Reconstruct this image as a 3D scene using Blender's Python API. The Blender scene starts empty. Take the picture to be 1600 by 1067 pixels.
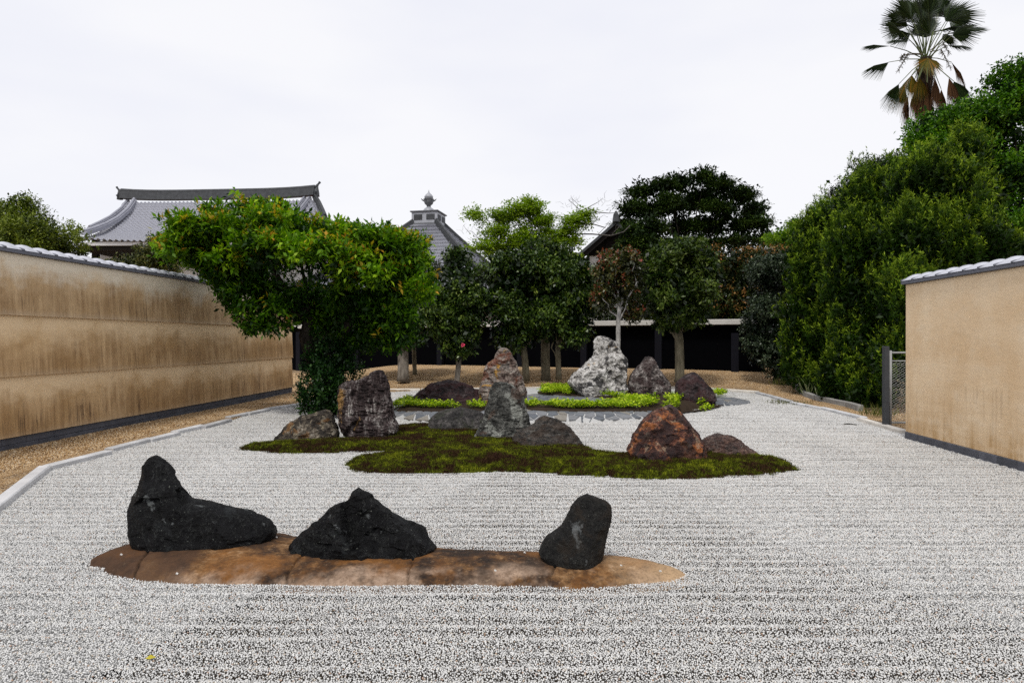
import bpy, math, random
import numpy as np
from mathutils import Vector, noise as mnoise
rng = np.random.default_rng(7)
random.seed(7)
SC = bpy.context.scene
COL = SC.collection

# ------------------------------------------------------------------ camera, sky, sun, exposure
F, EYE, HOR = 1000.0, 1.6, 531.0          # focal length in photo pixels, eye height, horizon row
cam_d = bpy.data.cameras.new('camera'); cam = bpy.data.objects.new('camera', cam_d); COL.objects.link(cam)
cam.location = (0, 0, EYE)
cam.rotation_euler = (math.radians(90) - math.atan((533.5 - HOR) / F), 0, 0)
cam_d.sensor_width = 36.0; cam_d.lens = 36.0 * F / 1600.0
cam_d.clip_start = 0.05; cam_d.clip_end = 2000
SC.camera = cam

SUN_EL, SUN_AZ = math.radians(58), math.radians(200)     # azimuth the light comes from, clockwise from +Y
world = bpy.data.worlds.new('World'); SC.world = world; world.use_nodes = True
wn, wl = world.node_tree.nodes, world.node_tree.links
wn.clear()
w_out = wn.new('ShaderNodeOutputWorld')
sky = wn.new('ShaderNodeTexSky'); sky.sky_type = 'NISHITA'; sky.sun_disc = False
sky.sun_elevation = SUN_EL; sky.sun_rotation = SUN_AZ
bg_sky = wn.new('ShaderNodeBackground'); bg_sky.inputs['Strength'].default_value = 0.1
wl.new(sky.outputs[0], bg_sky.inputs[0])
bg_cl = wn.new('ShaderNodeBackground'); bg_cl.inputs['Strength'].default_value = 0.76
w_tc = wn.new('ShaderNodeTexCoord'); w_map = wn.new('ShaderNodeMapping'); w_map.inputs['Scale'].default_value = (1.0, 1.0, 3.2)
w_ns = wn.new('ShaderNodeTexNoise'); w_ns.inputs['Scale'].default_value = 1.5; w_ns.inputs['Detail'].default_value = 4
w_rp = wn.new('ShaderNodeValToRGB')
w_rp.color_ramp.elements[0].position = 0.36; w_rp.color_ramp.elements[0].color = (0.845, 0.86, 0.945, 1)
w_rp.color_ramp.elements[1].position = 0.62; w_rp.color_ramp.elements[1].color = (0.955, 0.955, 0.985, 1)
wl.new(w_tc.outputs['Generated'], w_map.inputs[0]); wl.new(w_map.outputs[0], w_ns.inputs['Vector'])
wl.new(w_ns.outputs['Fac'], w_rp.inputs[0]); wl.new(w_rp.outputs[0], bg_cl.inputs[0])
w_mix = wn.new('ShaderNodeMixShader'); w_mix.inputs[0].default_value = 0.96      # overcast: almost all cloud
wl.new(bg_sky.outputs[0], w_mix.inputs[1]); wl.new(bg_cl.outputs[0], w_mix.inputs[2]); wl.new(w_mix.outputs[0], w_out.inputs[0])

sun_d = bpy.data.lights.new('sun', 'SUN'); sun_d.energy = 1.5; sun_d.angle = math.radians(10); sun_d.color = (1.0, 0.96, 0.9)
sun = bpy.data.objects.new('sun', sun_d); COL.objects.link(sun)
to_sun = Vector((math.sin(SUN_AZ) * math.cos(SUN_EL), math.cos(SUN_AZ) * math.cos(SUN_EL), math.sin(SUN_EL)))
sun.rotation_euler = to_sun.to_track_quat('Z', 'Y').to_euler(); sun.location = (0, 0, 30)
SC.view_settings.view_transform = 'Standard'; SC.view_settings.look = 'None'
SC.view_settings.exposure = 0.42; SC.view_settings.gamma = 1.0; SC.view_settings.use_curve_mapping = False
SC.cycles.use_denoising = False
SC.cycles.max_bounces = 6; SC.cycles.diffuse_bounces = 3; SC.cycles.glossy_bounces = 2
SC.cycles.transmission_bounces = 3; SC.cycles.transparent_max_bounces = 4

# ------------------------------------------------------------------ helpers
def P(px, py, Y):                      # the point at depth Y seen at a photo pixel
    return Vector(((px - 800) / F * Y, Y, EYE - (py - HOR) / F * Y))
def G(px, py, z=0.0):                  # the point on level z seen at a photo pixel
    return P(px, py, F * (EYE - z) / (py - HOR))

def mesh(name, V, faces, mats=(), smooth=False, attrs=None, idx=None):
    me = bpy.data.meshes.new(name)
    V = np.asarray(V, dtype=np.float32).reshape(-1, 3)
    if isinstance(faces, np.ndarray):
        n, k = faces.shape
        me.vertices.add(len(V)); me.vertices.foreach_set('co', V.ravel())
        me.loops.add(n * k); me.loops.foreach_set('vertex_index', faces.astype(np.int32).ravel())
        me.polygons.add(n)
        me.polygons.foreach_set('loop_start', np.arange(0, n * k, k, dtype=np.int32))
        me.polygons.foreach_set('loop_total', np.full(n, k, dtype=np.int32))
        me.update(calc_edges=True)
    else:
        me.from_pydata(V.tolist(), [], faces); me.update()
    for m in mats: me.materials.append(m)
    if smooth: me.polygons.foreach_set('use_smooth', np.ones(len(me.polygons), dtype=bool))
    if idx is not None: me.polygons.foreach_set('material_index', np.asarray(idx, dtype=np.int32))
    for k, (typ, dom, arr) in (attrs or {}).items():
        a = me.attributes.new(k, typ, dom)
        a.data.foreach_set('vector' if typ == 'FLOAT_VECTOR' else 'value', np.asarray(arr).ravel())
    return me
def link(name, me, parent=None, loc=None):
    o = bpy.data.objects.new(name, me); COL.objects.link(o)
    if parent is not None: o.parent = parent
    if loc is not None: o.location = loc
    return o
def tag(o, label=None, cat=None, group=None, kind=None):
    if label: o['label'] = label
    if cat: o['category'] = cat
    if group: o['group'] = group
    if kind: o['kind'] = kind
    return o
def empty(name, loc, label, cat, group=None, rz=0):
    o = link(name, None, loc=loc); o.empty_display_size = 0.2; o.rotation_euler = (0, 0, rz)
    return tag(o, label, cat, group)

class MB:                               # collects boxes, tubes and free faces into one mesh
    def __init__(s): s.v, s.f = [], []
    def add(s, vs, fs):
        b = len(s.v); s.v += [tuple(v) for v in vs]; s.f += [tuple(b + i for i in f) for f in fs]; return s
    def box(s, x0, x1, y0, y1, z0, z1, bev=0.0):
        if bev <= 0:
            vs = [(x, y, z) for z in (z0, z1) for x, y in ((x0, y0), (x1, y0), (x1, y1), (x0, y1))]
            return s.add(vs, [(3, 2, 1, 0), (4, 5, 6, 7), (0, 1, 5, 4), (1, 2, 6, 5), (2, 3, 7, 6), (3, 0, 4, 7)])
        b = bev
        rings = []
        for z, e in ((z0, b), (z0 + b, 0), (z1 - b, 0), (z1, b)):
            rings += [(x0 + e, y0 + e, z), (x1 - e, y0 + e, z), (x1 - e, y1 - e, z), (x0 + e, y1 - e, z)]
        fs = [(3, 2, 1, 0), (12, 13, 14, 15)]
        for r in range(3):
            for k in range(4): fs.append((4*r + k, 4*r + (k+1) % 4, 4*r + 4 + (k+1) % 4, 4*r + 4 + k))
        return s.add(rings, fs)
    def tube(s, pts, rad, n=8, cap=True):
        pts = [Vector(p) for p in pts]; vs = []; ref = Vector((0.31, 0.17, 0.93))
        for i, p in enumerate(pts):
            d = (pts[min(i+1, len(pts)-1)] - pts[max(i-1, 0)]).normalized()
            if abs(d.dot(ref)) > 0.98: ref = Vector((1, 0, 0))
            u = d.cross(ref).normalized(); w = d.cross(u)
            r = rad[i] if hasattr(rad, '__len__') else rad
            for k in range(n):
                a = 2 * math.pi * k / n; vs.append(p + (u * math.cos(a) + w * math.sin(a)) * r)
        fs = [(i*n + k, i*n + (k+1) % n, (i+1)*n + (k+1) % n, (i+1)*n + k) for i in range(len(pts)-1) for k in range(n)]
        if cap: fs += [tuple(range(n))[::-1], tuple(range((len(pts)-1)*n, len(pts)*n))]
        return s.add(vs, fs)
    def mesh(s, name, mats, smooth=False): return mesh(name, s.v, s.f, mats, smooth)
    def obj(s, name, mat, parent=None, loc=None, smooth=False): return link(name, s.mesh(name, [mat], smooth), parent, loc)

# ---- materials
def new_mat(name):
    m = bpy.data.materials.new(name); m.use_nodes = True; nt = m.node_tree; nt.nodes.clear()
    out = nt.nodes.new('ShaderNodeOutputMaterial'); b = nt.nodes.new('ShaderNodeBsdfPrincipled')
    nt.links.new(b.outputs[0], out.inputs[0])
    return m, nt, b, out
class NT:
    def __init__(s, nt): s.nt = nt
    def n(s, t, **kw):
        nd = s.nt.nodes.new(t)
        for k, v in kw.items():
            if k.startswith('i_'): nd.inputs[k[2:].replace('_', ' ')].default_value = v
            else: setattr(nd, k, v)
        return nd
    def l(s, a, b): s.nt.links.new(a, b); return b
    def coords(s, which='Object', scale=(1, 1, 1), loc=(0, 0, 0)):
        if which == 'World': src = s.n('ShaderNodeNewGeometry').outputs['Position']
        else: src = s.n('ShaderNodeTexCoord').outputs[which]
        mp = s.n('ShaderNodeMapping'); mp.inputs['Scale'].default_value = scale; mp.inputs['Location'].default_value = loc
        s.l(src, mp.inputs[0]); return mp.outputs[0]
    def noise(s, co, scale, detail=4, rough=0.55, dist=0.0):
        nd = s.n('ShaderNodeTexNoise'); nd.inputs['Scale'].default_value = scale; nd.inputs['Detail'].default_value = detail
        nd.inputs['Roughness'].default_value = rough; nd.inputs['Distortion'].default_value = dist
        s.l(co, nd.inputs['Vector']); return nd.outputs['Fac']
    def vor(s, co, scale, feature='F1', out='Distance', rand=1.0):
        nd = s.n('ShaderNodeTexVoronoi'); nd.feature = feature; nd.inputs['Scale'].default_value = scale
        nd.inputs['Randomness'].default_value = rand; s.l(co, nd.inputs['Vector']); return nd.outputs[out]
    def ramp(s, fac, stops, interp='LINEAR'):
        nd = s.n('ShaderNodeValToRGB'); cr = nd.color_ramp; cr.interpolation = interp
        while len(cr.elements) < len(stops): cr.elements.new(0.5)
        for e, (p, c) in zip(cr.elements, stops):
            e.position = p; c = (c, c, c) if not hasattr(c, '__len__') else c; e.color = (*c, 1)
        s.l(fac, nd.inputs[0]); return nd.outputs[0]
    def mix(s, fac, a, b, mode='MIX'):
        nd = s.n('ShaderNodeMix'); nd.data_type = 'RGBA'; nd.blend_type = mode
        for q_, v in ((0, fac), (6, a), (7, b)):
            sock = nd.inputs[q_]
            if hasattr(v, 'is_linked') or hasattr(v, 'links'): s.l(v, sock)
            elif hasattr(v, '__len__'): sock.default_value = (*v, 1)
            else: sock.default_value = v if q_ == 0 else (v, v, v, 1)
        return nd.outputs[2]
    def math(s, op, a, b=None, c=None, clamp=False):
        nd = s.n('ShaderNodeMath'); nd.operation = op; nd.use_clamp = clamp
        for sock, v in zip(nd.inputs, (a, b, c)):
            if v is None: continue
            if hasattr(v, 'links'): s.l(v, sock)
            else: sock.default_value = v
        return nd.outputs[0]
    def attr(s, name):
        nd = s.n('ShaderNodeAttribute'); nd.attribute_name = name; return nd.outputs['Fac']
    def bump(s, h, strength=0.5, dist=0.01, prev=None):
        nd = s.n('ShaderNodeBump'); nd.inputs['Strength'].default_value = strength; nd.inputs['Distance'].default_value = dist
        s.l(h, nd.inputs['Height'])
        if prev is not None: s.l(prev, nd.inputs['Normal'])
        return nd.outputs[0]
    def rnd(s): return s.n('ShaderNodeObjectInfo').outputs['Random']
def smooth(a, b, x):
    t = np.clip((x - a) / (b - a), 0, 1); return t * t * (3 - 2 * t)

def plain(name, col, rough=0.7, spec=0.3, var=0.25, scale=6, bump=0.3, bscale=40, bdist=0.01):
    m, nt, b, _ = new_mat(name); h = NT(nt); co = h.coords('Object')
    n1 = h.noise(co, scale, 5); rd = h.rnd()
    f = h.math('MULTIPLY_ADD', n1, var * 2, 1 - var); f = h.math('ADD', f, h.math('MULTIPLY_ADD', rd, var * .6, -var * .3))
    c = h.mix(1.0, col, h.mix(1.0, (1, 1, 1), f, 'MULTIPLY'), 'MULTIPLY')
    h.l(c, b.inputs['Base Color']); b.inputs['Roughness'].default_value = rough; b.inputs['Specular IOR Level'].default_value = spec
    h.l(h.bump(h.noise(co, bscale, 4), bump, bdist), b.inputs['Normal'])
    return m

# gravel stones: one colour per stone from the 'tint' attribute
def gravel_mat(name, stops, rough=0.75, hue_var=None):
    m, nt, b, _ = new_mat(name); h = NT(nt); t = h.attr('tint')
    c = h.ramp(t, stops); w = h.coords('World')
    big = h.ramp(h.noise(w, 0.45, 4, 0.6), [(0.3, 0.90), (0.7, 1.0)])
    c = h.mix(1.0, c, big, 'MULTIPLY')
    if hue_var: c = h.mix(h.ramp(h.noise(w, 1.3, 3), [(0.45, 0.0), (0.7, 0.35)]), c, hue_var, 'MULTIPLY')
    h.l(c, b.inputs['Base Color']); b.inputs['Roughness'].default_value = rough; b.inputs['Specular IOR Level'].default_value = 0.3
    return m
def ground_mat(name, stops, vscale=90, bump=0.8):       # the same gravel as a surface, under the stones
    m, nt, b, _ = new_mat(name); h = NT(nt); w = h.coords('World')
    v = h.vor(w, vscale, out='Color'); sep = h.n('ShaderNodeSeparateColor'); h.l(v, sep.inputs[0])
    c = h.ramp(sep.outputs[0], stops); d = h.vor(w, vscale)
    c = h.mix(h.ramp(d, [(0.35, 0.0), (0.75, 0.75)]), c, tuple(x * .25 for x in stops[0][1]))
    c = h.mix(1.0, c, h.ramp(h.noise(w, 0.6, 5), [(0.3, 0.8), (0.7, 1.0)]), 'MULTIPLY')
    h.l(c, b.inputs['Base Color']); b.inputs['Roughness'].default_value = 0.85
    inv = h.math('SUBTRACT', 1.0, d); h.l(h.bump(inv, bump, 0.01), b.inputs['Normal'])
    return m

# stuff: one tile of small pieces in the object's own mesh, set on anchor points by geometry nodes
def scatter(name, V, Fc, tint, anchors, rots, mat, scales=None, smoothf=False):
    V = np.asarray(V, np.float32); n = len(V); m = len(anchors)
    allv = np.vstack([V, np.asarray(anchors, np.float32)])
    at = {'anchor': ('BOOLEAN', 'POINT', np.r_[np.zeros(n, bool), np.ones(m, bool)]),
          'tint': ('FLOAT', 'POINT', np.r_[tint, np.zeros(m)].astype(np.float32)),
          'rot': ('FLOAT_VECTOR', 'POINT', np.vstack([np.zeros((n, 3)), rots]).astype(np.float32)),
          'sc': ('FLOAT', 'POINT', np.r_[np.ones(n), np.ones(m) if scales is None else scales].astype(np.float32))}
    o = link(name, mesh(name, allv, Fc, [mat], smoothf, at))
    ng = bpy.data.node_groups.new(name + '_nodes', 'GeometryNodeTree')
    ng.interface.new_socket('Geometry', in_out='INPUT', socket_type='NodeSocketGeometry')
    ng.interface.new_socket('Geometry', in_out='OUTPUT', socket_type='NodeSocketGeometry')
    N = ng.nodes; gi = N.new('NodeGroupInput'); go = N.new('NodeGroupOutput'); L = ng.links.new
    sep = N.new('GeometryNodeSeparateGeometry'); sep.domain = 'POINT'
    def na(nm, t):
        a = N.new('GeometryNodeInputNamedAttribute'); a.data_type = t; a.inputs['Name'].default_value = nm; return a.outputs['Attribute']
    iop = N.new('GeometryNodeInstanceOnPoints'); e2r = N.new('FunctionNodeEulerToRotation')
    L(gi.outputs[0], sep.inputs[0]); L(na('anchor', 'BOOLEAN'), sep.inputs['Selection'])
    L(sep.outputs[0], iop.inputs['Points']); L(sep.outputs[1], iop.inputs['Instance'])
    L(na('rot', 'FLOAT_VECTOR'), e2r.inputs[0]); L(e2r.outputs[0], iop.inputs['Rotation'])
    L(na('sc', 'FLOAT'), iop.inputs['Scale']); L(iop.outputs[0], go.inputs[0])
    md = o.modifiers.new('scatter', 'NODES'); md.node_group = ng
    return o

CUBE = np.array([(-1,-1,-1),(1,-1,-1),(1,1,-1),(-1,1,-1),(-1,-1,1),(1,-1,1),(1,1,1),(-1,1,1)], float)
CUBE_F = np.array([(0,3,2,1),(4,5,6,7),(0,1,5,4),(1,2,6,5),(2,3,7,6),(3,0,4,7)])
def rand_rot(n):
    q = rng.normal(size=(n, 4)); q /= np.linalg.norm(q, axis=1)[:, None]; w, x, y, z = q.T
    return np.stack([1-2*(y*y+z*z), 2*(x*y-z*w), 2*(x*z+y*w), 2*(x*y+z*w), 1-2*(x*x+z*z), 2*(y*z-x*w),
                     2*(x*z-y*w), 2*(y*z+x*w), 1-2*(x*x+y*y)], 1).reshape(n, 3, 3)
def stone_tile(size, step, r0, r1, wave=None, lift=0.5):
    k = int(size / step); gx, gy = np.meshgrid(np.arange(k), np.arange(k))
    c = np.stack([(gx.ravel() + .5) / k * size - size / 2, (gy.ravel() + .5) / k * size - size / 2], 1)
    c += rng.uniform(-.55, .55, c.shape) * step; n = len(c)
    r = rng.uniform(r0, r1, n); z = r * lift + rng.uniform(0, r0, n)
    if wave:
        q = 2 * np.pi / size; w_ = np.zeros(n)
        for ky, kx, a_ in ((10, 0, 1), (7, 0, .35), (13, 0, .35), (10, 1, .35), (9, -1, .3)): w_ += a_ * np.cos(q * (ky * c[:, 1] + kx * c[:, 0]) + ky)
        z += wave[0] * (w_ * .3 + .5)
    cub = CUBE[None] * rng.uniform(.45, 1.0, (n, 8, 3)) * rng.uniform(.6, 1, (n, 1, 3)) * .78
    v = np.einsum('nij,nkj->nki', rand_rot(n), cub) * r[:, None, None]
    v[:, :, 0] += c[:, None, 0]; v[:, :, 1] += c[:, None, 1]; v[:, :, 2] += z[:, None]
    f = (CUBE_F[None] + (np.arange(n) * 8)[:, None, None]).reshape(-1, 4)
    return v.reshape(-1, 3), f, np.repeat(rng.random(n), 8)

def inside(poly, pts):
    poly = np.asarray(poly)[:, :2]; x, y = pts[:, 0], pts[:, 1]; ins = np.zeros(len(pts), bool)
    for (x0, y0), (x1, y1) in zip(poly, np.roll(poly, -1, 0)):
        c = (y0 > y) != (y1 > y); ins ^= c & (x < (x1 - x0) * (y - y0) / (y1 - y0 + 1e-12) + x0)
    return ins
def poly_dist(poly, pts):
    poly = np.asarray(poly)[:, :2]; d = np.full(len(pts), 1e9)
    for a, b in zip(poly, np.roll(poly, -1, 0)):
        ab = b - a; t = np.clip(((pts - a) @ ab) / (ab @ ab + 1e-12), 0, 1)
        d = np.minimum(d, np.linalg.norm(pts - (a + t[:, None] * ab), axis=1))
    return d
def smooth_poly(pts, it=2):
    p = np.array([tuple(q)[:2] for q in pts], float)
    for _ in range(it):
        q = np.roll(p, -1, 0); p = np.stack([.75 * p + .25 * q, .25 * p + .75 * q], 1).reshape(-1, 2)
    return p
def fnoise(x, y, s, seed=0, octs=3):
    out = np.zeros(len(x)); a = 1.0
    r = np.random.default_rng(seed + 11)
    for o in range(octs):
        for _ in range(4):
            th, ph = r.uniform(0, 6.28, 2); k = s * r.uniform(.7, 1.4) * 2 ** o
            out += a * np.sin(k * (x * math.cos(th) + y * math.sin(th)) + ph + 1.3 * np.sin(k * .6 * (y * math.cos(th) - x * math.sin(th)) + ph * 2)) / 4
        a *= .5
    return out
def mound(name, poly, step, hfun, mat, loc_z=0.0, smoothf=True):      # heightfield over an outline, dipping under its edge
    lo, hi = poly.min(0) - step * 2, poly.max(0) + step * 2
    xs, ys = np.arange(lo[0], hi[0], step), np.arange(lo[1], hi[1], step)
    X, Y = np.meshgrid(xs, ys); pts = np.stack([X.ravel(), Y.ravel()], 1)
    ins = inside(poly, pts); d = poly_dist(poly, pts); sd = np.where(ins, d, -d)
    z = hfun(pts, sd); nx = len(xs)
    i = (np.arange(len(ys) - 1)[:, None] * nx + np.arange(nx - 1)[None]).ravel()
    q = np.stack([i, i + 1, i + nx + 1, i + nx], 1); keep = (sd[q] > -step * 1.6).any(1); q = q[keep]
    used = np.unique(q); mp = np.zeros(len(pts), int); mp[used] = np.arange(len(used))
    V = np.column_stack([pts[used], z[used] + loc_z])
    return link(name, mesh(name, V, mp[q], [mat], smoothf))

# ================================================================== SETTING: ground, gravel, kerbs
soil = plain('soil', (0.05, 0.04, 0.03), 0.95, 0.1, 0.4, 2, 0.6, 30)
S = 400
o = link('ground', mesh('ground', [(-S, -S, -.06), (S, -S, -.06), (S, S, -.06), (-S, S, -.06)], [(0, 1, 2, 3)], [soil])); tag(o, kind='structure')

# inner edge of the brown gravel = the kerb line round the white gravel
KL = [(-60, 838, 70, 736), (74, 735, 168, 711), (170, 707, 236, 690), (232, 692, 276, 681), (272, 679, 317, 669),
      (316, 671, 358, 660), (356, 656, 392, 648), (386, 650, 418, 643), (416, 642, 463, 635), (466, 634, 507, 628)]
KB = [(508, 628, 545, 621), (545, 620, 600, 614), (604, 612, 656, 611), (658, 611, 735, 610.5), (737, 610, 818, 609), (820, 608.5, 900, 607),
      (903, 607, 990, 606.5), (994, 606.5, 1060, 608), (1064, 608, 1130, 611), (1134, 611.5, 1184, 615.5)]
KR = [(1184, 616, 1205, 621), (1207, 622, 1236, 630.5), (1238, 632, 1284, 641), (1284, 640, 1350, 656.5), (1344, 658, 1412, 678)]
inner = [Vector((-4.3, -3, 0)), Vector((-4.4, 1.5, 0)), G(-60, 838)]
for k in KL[0:] + KB + KR: inner.append(G(k[2], k[3]))
inner += [Vector((6.5, 10.0, 0)), Vector((6.1, 4.0, 0)), Vector((5.7, -3, 0))]
inner = np.array([tuple(v) for v in inner])
def terr(x, y):
    x = np.asarray(x, float); y = np.asarray(y, float)
    return .035 + .40 * smooth(19.2, 25.0, y) * smooth(-9, -4.5, x) + .012 * fnoise(x, y, 1.1, 3, 2)
def tz(x, y): return float(terr(np.array([x]), np.array([y]))[0])
den = []
for a, b in zip(inner[:-1], inner[1:]):
    k = max(2, int(np.linalg.norm(b - a) / .25)); den += [a + (b - a) * t for t in np.linspace(0, 1, k, endpoint=False)]
den = np.array(den + [inner[-1]])
cen = np.array([0.3, 9.0]); rad_d = [.01, .05, .15, .4, .8, 1.3, 2, 3, 4.5, 6.5, 9, 13, 20, 32, 60]
rowsV = []
for dd in rad_d:
    dirv = den[:, :2] - cen; dirv /= np.linalg.norm(dirv, axis=1)[:, None]
    xy = den[:, :2] + dirv * dd
    z = terr(xy[:, 0], xy[:, 1]) if dd >= .02 else np.full(len(xy), -.05)
    rowsV.append(np.column_stack([xy, z]))
nd_ = len(den); V = np.vstack(rowsV)
i = (np.arange(len(rad_d) - 1)[:, None] * nd_ + np.arange(nd_ - 1)[None]).ravel()
brown_stops = [(0.0, (0.07, 0.035, 0.018)), (0.22, (0.24, 0.13, 0.055)), (0.5, (0.46, 0.285, 0.125)), (0.8, (0.66, 0.47, 0.25)), (1.0, (0.80, 0.70, 0.54))]
m_brown = ground_mat('brown_gravel_bed', brown_stops, 75)
o = link('brown_gravel_bed', mesh('brown_gravel_bed', V, np.stack([i, i + nd_, i + nd_ + 1, i + 1], 1), [m_brown], True)); tag(o, kind='structure')

white_stops = [(0.0, (0.06, 0.06, 0.06)), (0.05, (0.22, 0.22, 0.21)), (0.12, (0.44, 0.44, 0.43)), (0.28, (0.67, 0.665, 0.65)), (0.90, (0.82, 0.815, 0.79)), (0.965, (0.74, 0.70, 0.60)), (0.985, (0.45, 0.3, 0.2)), (1.0, (0.55, 0.42, 0.36))]
m_wbed = ground_mat('white_gravel_bed', [(0.0, (0.25, 0.25, 0.25)), (0.4, (0.5, 0.5, 0.49)), (1.0, (0.7, 0.7, 0.68))], 110)
inp = inner[:, :2]
V = np.column_stack([np.vstack([cen[None], den[:, :2] + (den[:, :2] - cen) * .004]), np.full(len(den) + 1, 0.0)])
o = link('white_gravel_bed', mesh('white_gravel_bed', V, [(0, i + 1, i) for i in range(1, len(den))], [m_wbed])); tag(o, kind='structure')

m_white = gravel_mat('white_gravel', white_stops)
T = 1.5
tv, tf, tt = stone_tile(T, .0095, .0046, .0074, wave=(.012, .15))
anc, rot = [], []
for gx in np.arange(-9, 9.1, T):
    for gy in np.arange(0.75, 21.5, T):
        c = np.array([[gx, gy]]) + np.array([[-.7, -.7], [.7, -.7], [.7, .7], [-.7, .7], [0, 0]])
        if inside(inner, c).any():
            anc.append((gx, gy, 0.0)); rot.append((0, 0, math.pi * random.choice((0, 1))))
o = scatter('white_gravel', tv, tf, tt, anc, rot, m_white)
tag(o, 'bright white angular gravel raked across the whole garden court', 'gravel', kind='stuff')

m_bst = gravel_mat('brown_gravel', brown_stops)
TB = 0.8
tv, tf, tt = stone_tile(TB, .0145, .007, .012)
anc, rot = [], []
for gx in np.arange(-10.4, 10.5, TB):
    for gy in np.arange(3.2, 30, TB):
        if abs(gx / gy) > .95: continue
        c = np.array([[gx, gy]]) + np.array([[-.4, -.4], [.4, -.4], [.4, .4], [-.4, .4]])
        if inside(inner, c).all(): continue
        e = .2; sx = float(tz(gx + e, gy) - tz(gx - e, gy)) / (2*e); sy = float(tz(gx, gy + e) - tz(gx, gy - e)) / (2*e)
        if inside(inner, c).any(): continue             # smaller tiles along the kerb
        anc.append((gx, gy, tz(gx, gy) + .001)); rot.append((math.atan(sy), -math.atan(sx), 0))
scl = np.ones(len(anc))
# along the kerb: quarter-size anchors (tile scaled down keeps its stones proportionate enough)
k = 0.4
for gx in np.arange(-10.4, 10.5, TB * k):
    for gy in np.arange(3.2, 24, TB * k):
        bx = round((gx + 10.4) / TB) * TB - 10.4; by = round((gy - 3.2) / TB) * TB + 3.2
        c = np.array([[bx, by]]) + np.array([[-.4, -.4], [.4, -.4], [.4, .4], [-.4, .4]])
        if not inside(inner, c).any() or inside(inner, c).all(): continue
        c2 = np.array([[gx, gy]]) + np.array([[-.16, -.16], [.16, -.16], [.16, .16], [-.16, .16]])
        if inside(inner, c2).any(): continue
        anc.append((gx, gy, tz(gx, gy) + .001)); rot.append((0, 0, random.choice((0, 1, 2, 3)) * math.pi / 2)); scl = np.r_[scl, k]
o = scatter('brown_gravel', tv, tf, tt, anc, rot, m_bst, scl)
tag(o, 'tan and brown gravel between the kerb and the plastered walls and under the trees', 'gravel', kind='stuff')

# kerb stones
m_kerb = plain('kerb_stone', (0.50, 0.50, 0.505), 0.8, 0.3, 0.5, 3, 0.4, 60)
m_kerb2 = plain('kerb_stone_warm', (0.62, 0.58, 0.52), 0.8, 0.3, 0.4, 4, 0.4, 60)
def box_along(a, b, w, z0, z1, bev, name, mat, parent, skew=0.0):
    a, b = Vector(a), Vector(b); d = b - a; L = d.length; mb = MB()
    mb.box(0, L, -w/2, w/2, z0, z1, bev)
    vv = []
    for (x, y, z) in mb.v: vv.append((x, y + (random.uniform(-1, 1) * .006), z + random.uniform(-.004, .004)))
    mb.v = vv; ob = mb.obj(name, mat, parent, (a.x, a.y, 0)); ob.rotation_euler = (0, 0, math.atan2(d.y, d.x) + skew); return ob
kerb = link('kerb', None); tag(kerb, kind='structure')
for (x0, y0, x1, y1) in KL: box_along(G(x0, y0), G(x1, y1), .13, -.03, .07, .012, 'kerb_stone', m_kerb, kerb)
for (x0, y0, x1, y1) in KB: box_along(G(x0, y0), G(x1, y1), .17, -.03, .085, .012, 'kerb_stone', m_kerb2, kerb)
for (x0, y0, x1, y1) in KR: box_along(G(x0, y0), G(x1, y1), .14, -.03, .07, .012, 'kerb_stone', m_kerb2 if x0 > 1300 else m_kerb, kerb)
# garden edging blocks at the foot of the tall hedge
m_edge = plain('edging_block', (0.30, 0.29, 0.27), 0.9, 0.2, 0.3, 6, 0.5, 50)
edging = empty('planting_bed_edging', P(1243, 604, 19.2), 'low curved edging of grey blocks at the foot of the tall dark hedge', 'edging')
ep = [(1240, 598), (1247, 610), (1259, 618), (1276, 624.5), (1301, 630), (1325, 635), (1345, 641)]
for a, b in zip(ep[:-1], ep[1:]):
    A, B = G(*a, .06), G(*b, .06); d = (B - A); A = A + d * .02; B = B - d * .02
    ob = box_along(A, B, .12, .02, .17, .012, 'block', m_edge, None); ob.parent = edging; ob.location = Vector((A.x, A.y, 0)) - edging.location

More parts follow.
